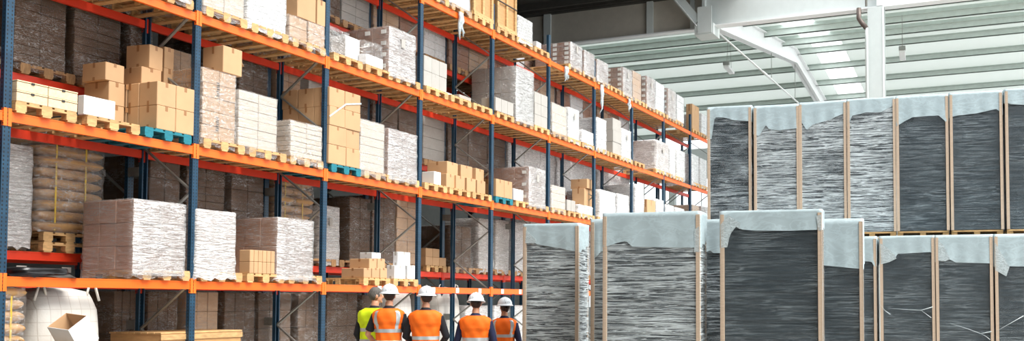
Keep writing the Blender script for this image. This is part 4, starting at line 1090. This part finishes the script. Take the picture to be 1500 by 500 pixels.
def person(loc,rz,H,arms,label,vest='vorange',sleeve='blackcl',short=False,helmet=True,hair='hairb',head_turn=0,wd=1.0,long_hair=False,straps=True,bands=(1.17,1.01),lean=0,tilt=0,vneck=False):
    k=H/1.80; root=empty('person',loc,rz); root.scale=(k,k,k)
    # body
    b=MB()
    b.loft([ell(0,cy,z,rx-.006,ry-.006) for z,rx,ry,cy in torso_rings(lean=lean,wd=wd)])
    ly=lean*.55
    b.tube([(0,ly-.01,1.47),(0,ly-.002,1.54),(0,ly+.012,1.60)],[.066,.056,.054],16)
    hc=Vector((0,ly+.025,1.69)); Rm=Matrix.Translation(hc)@Matrix.Rotation(head_turn,4,'Z')@Matrix.Rotation(tilt,4,'X')
    def addh(fn):
        q=MB(); fn(q); b.add([tuple(Rm@Vector(v)) for v in q.v],q.f)
    addh(lambda q: sphere(q,(0,-.008,.015),.073,.092,.098))
    addh(lambda q: sphere(q,(0,.025,-.045),.056,.062,.066))            # jaw and face
    addh(lambda q: q.tube([(0,.088,.012),(0,.104,-.012),(0,.106,-.022),(0,.085,-.03)],[.009,.013,.015,.01],8))   # nose
    addh(lambda q: sphere(q,(0,.078,-.088),.022,.018,.018))            # chin
    for s in (-1,1):
        addh(lambda q: sphere(q,(s*.075,-.004,-.012),.010,.020,.032))  # ears
        addh(lambda q: q.tube([(s*.012,.084,.03),(s*.045,.074,.03)],[.008,.007],6))
    for s,(el,wr,hd,th) in zip((-1,1),arms):
        sh=(s*.185*wd,ly-.005,1.42); el=Vector(el); wr=Vector(wr)
        b.tube([sh,Vector(sh).lerp(el,.5),el,el.lerp(wr,.35),wr],[.052,.046,.038,.038,.026],12)
        hand(b,wr,hd,th)
    for s in (-1,1):
        b.tube([(s*.09,0,.93),(s*.095,.005,.72),(s*.098,.01,.49),(s*.10,-.012,.34),(s*.10,-.015,.09)],[.085,.078,.054,.055,.037],14)
        b.tube([(s*.10,-.05,.05),(s*.105,.04,.045),(s*.11,.15,.03)],[.04,.042,.028],10)
    body=remeshed(b,'body',M['skin'],root,.0095,4)
    # shirt: torso and sleeves
    c=MB(); c.loft([ell(0,cy,z,rx+.006,ry+.006) for z,rx,ry,cy in torso_rings(lean=lean,wd=wd)])
    c.tube([(0,ly-.012,1.48),(0,ly-.006,1.545)],[.074,.066],16)
    for s,(el,wr,hd,th) in zip((-1,1),arms):
        sh=Vector((s*.185*wd,ly-.005,1.42)); el=Vector(el); wr=Vector(wr)
        if short: c.tube([sh,sh.lerp(el,.4),sh.lerp(el,.82)],[.066,.062,.06],14)
        else: c.tube([sh,sh.lerp(el,.5),el,el.lerp(wr,.5),wr],[.066,.060,.052,.047,.036],14)
    remeshed(c,'shirt',M[sleeve],root,.012,4)
    # vest: smooth surface round the trunk with shoulders, built as function of angle and height
    rr=torso_rings(inf=.022,lean=lean,wd=wd)
    def P(q,z,off=0):
        for (z0,a0,b0,c0),(z1,a1,b1,c1) in zip(rr,rr[1:]):
            if z0<=z<=z1 or (z<rr[0][0]) or (z1==rr[-1][0] and z>z1):
                t=min(1,max(0,(z-z0)/(z1-z0))); rx=a0+(a1-a0)*t; ry=b0+(b1-b0)*t; cy=c0+(c1-c0)*t; break
        fold=.004*math.sin(q*9+z*23)+.003*math.sin(q*5-z*37)
        rx+=off+fold; ry+=off+fold
        flare_=.018*max(0,1.0-z)*3
        rx+=flare_; ry+=flare_
        cc,ss=math.cos(q),math.sin(q); e=.88
        return (math.copysign(abs(cc)**e,cc)*rx, cy+math.copysign(abs(ss)**e,ss)*ry, z)
    v=MB(); n=64; zs=[.84+.025*j for j in range(26)]+[1.495,1.507]
    v.loft([[P(2*PI*i/n,z,(.012 if 1.3<z<1.47 else 0)) for i in range(n)] for z in zs],cap=False)
    vo=v.build('vest',M[vest],root,smooth=True); so=vo.modifiers.new('t','SOLIDIFY'); so.thickness=.006; so.offset=1
    for z in bands:
        q=MB(); q.loft([[P(2*PI*i/n,z+dz,.008) for i in range(n)] for dz in (0,.0255,.05)],cap=False); q.build('reflective_band',M['reflect'],vo,smooth=True)
    if straps:
        for s in (-1,1):
            for sd in (-1,1):
                q=MB(); row=[]
                for j in range(14):
                    z=bands[0]+.05+(1.475-bands[0]-.05)*j/13; base=(PI/2*sd) ; spread=(.72 if j<8 else .72+.0*j)*s
                    a0=base+spread-.15; a1=base+spread+.15
                    row.append([P(a0+(a1-a0)*m/5,z,.020 if 1.28<z<1.48 else .008) for m in range(6)])
                q.loft(row,cap=False,close=False); q.build('reflective_band',M['reflect'],vo,smooth=True)
    # trousers and boots
    t=MB(); t.loft([ell(0,0,z,rx+.004,ry+.004) for z,rx,ry in ((.80,.165,.115),(.88,.175,.122),(.97,.172,.118),(1.03,.162,.114))])
    for s in (-1,1): t.tube([(s*.09,0,.90),(s*.096,.005,.70),(s*.099,.01,.48),(s*.10,-.01,.32),(s*.10,-.012,.07)],[.098,.092,.074,.07,.064],14)
    remeshed(t,'trousers',M['trouser'],root,.014,4)
    for s in (-1,1):
        q=MB(); q.tube([(s*.10,-.014,.17),(s*.10,-.014,.06)],[.052,.055],14); q.tube([(s*.10,-.06,.045),(s*.105,.05,.045),(s*.112,.165,.035)],[.046,.05,.036],12); q.box(s*.105-.05,s*.105+.05,-.10,.19,0,.022)
        remeshed(q,'boot',M['boot'],root,.012,3)
    # hair
    h=MB(); q=MB()
    sphere(q,(0,-.016,.022),.080,.096,.103,24,14)
    if long_hair:
        q.tube([(0,-.09,.0),(0,-.12,-.03),(0,-.105,-.075)],[.03,.036,.02],12)
    vs=[tuple(Rm@Vector(x)) for x in q.v]
    keep=[f for f in q.f if sum(q.v[i][2]-(q.v[i][1]*(.55 if q.v[i][1]>0 else .75)) for i in f)/len(f)>-.045 and not (sum(q.v[i][1] for i in f)/len(f)>.045 and sum(q.v[i][2] for i in f)/len(f)<.062)]
    h.add(vs,keep); ho=h.build('hair',M[hair],root,smooth=True); so=ho.modifiers.new('t','SOLIDIFY'); so.thickness=.008
    if hair=='hairg':
        tx=bpy.data.textures.new('hairtex','CLOUDS'); tx.noise_scale=.02; dm=ho.modifiers.new('d','DISPLACE'); dm.texture=tx; dm.strength=.02
        q2=MB(); sphere(q2,(0,-.01,.055),.078,.09,.075,22,12); x=MB().add([tuple(Rm@Vector(y)) for y in q2.v],q2.f)
        ho2=x.build('hair',M[hair],root,smooth=True); dm=ho2.modifiers.new('d','DISPLACE'); dm.texture=tx; dm.strength=.02
    # face details
    for s in (-1,1):
        q=MB(); sphere(q,(s*.030,.083,.010),.013,.008,.007,10,6); MB().add([tuple(Rm@Vector(y)) for y in q.v],q.f).build('eye',M['eye'],root,smooth=True)
    q=MB(); q.tube([(-.024,.083,-.052),(0,.090,-.050),(.024,.083,-.052)],[.003,.006,.003],6); MB().add([tuple(Rm@Vector(y)) for y in q.v],q.f).build('lips',M['lip'],root,smooth=True)
    if helmet:
        q=MB(); rings=[]
        for j in range(11):
            a=j/10*PI/2; rings.append([(math.cos(a)*.118*math.cos(w_), -.008+math.cos(a)*.142*math.sin(w_), .045+math.sin(a)*.125+(.006 if abs(math.cos(w_))<.2 and j>2 else 0)) for w_ in [2*PI*i/40 for i in range(40)]])
        rim=[[( (.118+o_)*math.cos(w_), -.008+(.142+o_*(1+ (1.6 if math.sin(w_)>.3 else 0)*max(0,math.sin(w_)-.3)*1.6))*math.sin(w_), z_-(.012*max(0,math.sin(w_)) if o_ else 0)) for w_ in [2*PI*i/40 for i in range(40)]] for o_,z_ in ((0,.030),(.022,.024),(.022,.030),(.002,.045))]
        q.loft(rim+rings,cap=False); n_=40; q.f.append(tuple(len(q.v)-n_+i for i in range(n_)))
        hm=MB().add([tuple(Rm@Vector(y)) for y in q.v],q.f).build('helmet',M['helmet'],root,smooth=True)
        so=hm.modifiers.new('t','SOLIDIFY'); so.thickness=.004
        for xo in (-.035,0,.035):
            q=MB(); q.tube([(xo*(.9),-.008+math.cos(a)*.140,.047+math.sin(a)*(.124-abs(xo)*.35)) for a in [PI*.08+PI*.84*i/12 for i in range(13)]],[.006]*13,6)
            MB().add([tuple(Rm@Vector(y)) for y in q.v],q.f).build('helmet_rib',M['helmet'],hm,smooth=True)
        q=MB(); q.tube([(math.cos(w_)*.083,-.012+math.sin(w_)*.10,.012) for w_ in [PI+.25+ (PI-.5)*i/12 for i in range(13)]],[.007]*13,6)
        MB().add([tuple(Rm@Vector(y)) for y in q.v],q.f).build('helmet_band',M['black'],hm,smooth=True)
    tag(root,label,'person')
    return root
def stand(px,Yc):                                             # ground point seen in column px at camera distance Yc
    r=ray(px,443); d=-r[0]*math.sin(TH)+r[1]*math.cos(TH); t=Yc/d
    return (r[0]*t,r[1]*t,0)
Dn=(0,0,-1)
L_=lambda ex,ey,ez,wx,wy,wz,hd=(0,.4,-1),th=(0,1,0):((ex,ey,ez),(wx,wy,wz),hd,th)
A0=[L_(-.27,-.03,1.13,-.24,.12,.90),L_(.27,-.03,1.13,.24,.12,.90)]
person(stand(570,13.3),TH+.05,1.80,[L_(-.30,.02,1.14,-.24,.20,1.02,(.3,1,-.1),(0,0,1)),L_(.275,-.03,1.12,.27,.06,.87)],'person in orange vest and white helmet with bare forearms, beside the yellow vest',sleeve='blackcl',short=True,head_turn=.12,wd=.96,straps=True)
person(stand(547,13.7),TH-.35,1.80,[L_(-.26,-.03,1.13,-.22,.12,.92),L_(.26,-.03,1.13,.22,.14,.92)],'grey-haired person without helmet in a yellow vest, facing right',vest='vyellow',sleeve='blackcl',helmet=False,hair='hairg',head_turn=-.75,straps=False,wd=1.1,lean=.06)
person(stand(624,13.2),TH+.05,1.77,[L_(-.29,.03,1.13,-.20,.24,1.05,(.4,1,0),(0,0,1)),L_(.29,.03,1.13,.20,.24,1.05,(-.4,1,0),(0,0,1))],'person in orange vest and white helmet with black sleeves, head turned slightly left',sleeve='blackcl',head_turn=.45,straps=False,wd=1.02,bands=(1.09,.93))
person(stand(697,13.2),TH,1.68,[L_(-.28,.0,1.12,-.22,.18,.95,(.3,1,-.3),(0,0,1)),L_(.28,.0,1.12,.22,.18,.95,(-.3,1,-.3),(0,0,1))],'person in plain-backed orange vest and white helmet with navy sleeves',sleeve='navy',head_turn=.1,straps=False,wd=1.04,bands=(1.13,.97),tilt=-.1)
person(stand(739,14.1),TH,1.62,[L_(-.25,-.02,1.13,-.22,.12,.92),L_(.25,-.02,1.13,.22,.12,.92)],'shorter person with gathered hair, orange vest and white helmet, rightmost of the workers',sleeve='navy',head_turn=.5,straps=True,wd=.9,long_hair=True,bands=(1.19,1.03))

# ------------------------------------------------------------------ daylight
wd_=bpy.data.worlds.new('sky'); sc.world=wd_; wd_.use_nodes=True
bg=wd_.node_tree.nodes['Background']; bg.inputs[0].default_value=(.93,.97,1,1); bg.inputs[1].default_value=1.65
sun=bpy.data.lights.new('sun','SUN'); sun.energy=4.6; sun.angle=.6; sun.color=(1,.96,.9)
so=bpy.data.objects.new('sun',sun); COL.objects.link(so)
so.rotation_euler=Vector((-1,.2,-1.45)).to_track_quat('-Z','Y').to_euler()
sc.view_settings.view_transform='Standard'; sc.view_settings.look='None'; sc.view_settings.gamma=1; sc.view_settings.exposure=.25
sc.view_settings.use_curve_mapping=False
sc.cycles.use_denoising=True
sc.cycles.max_bounces=7; sc.cycles.diffuse_bounces=3; sc.cycles.glossy_bounces=2; sc.cycles.transmission_bounces=3; sc.cycles.transparent_max_bounces=14
sc.cycles.sample_clamp_indirect=4
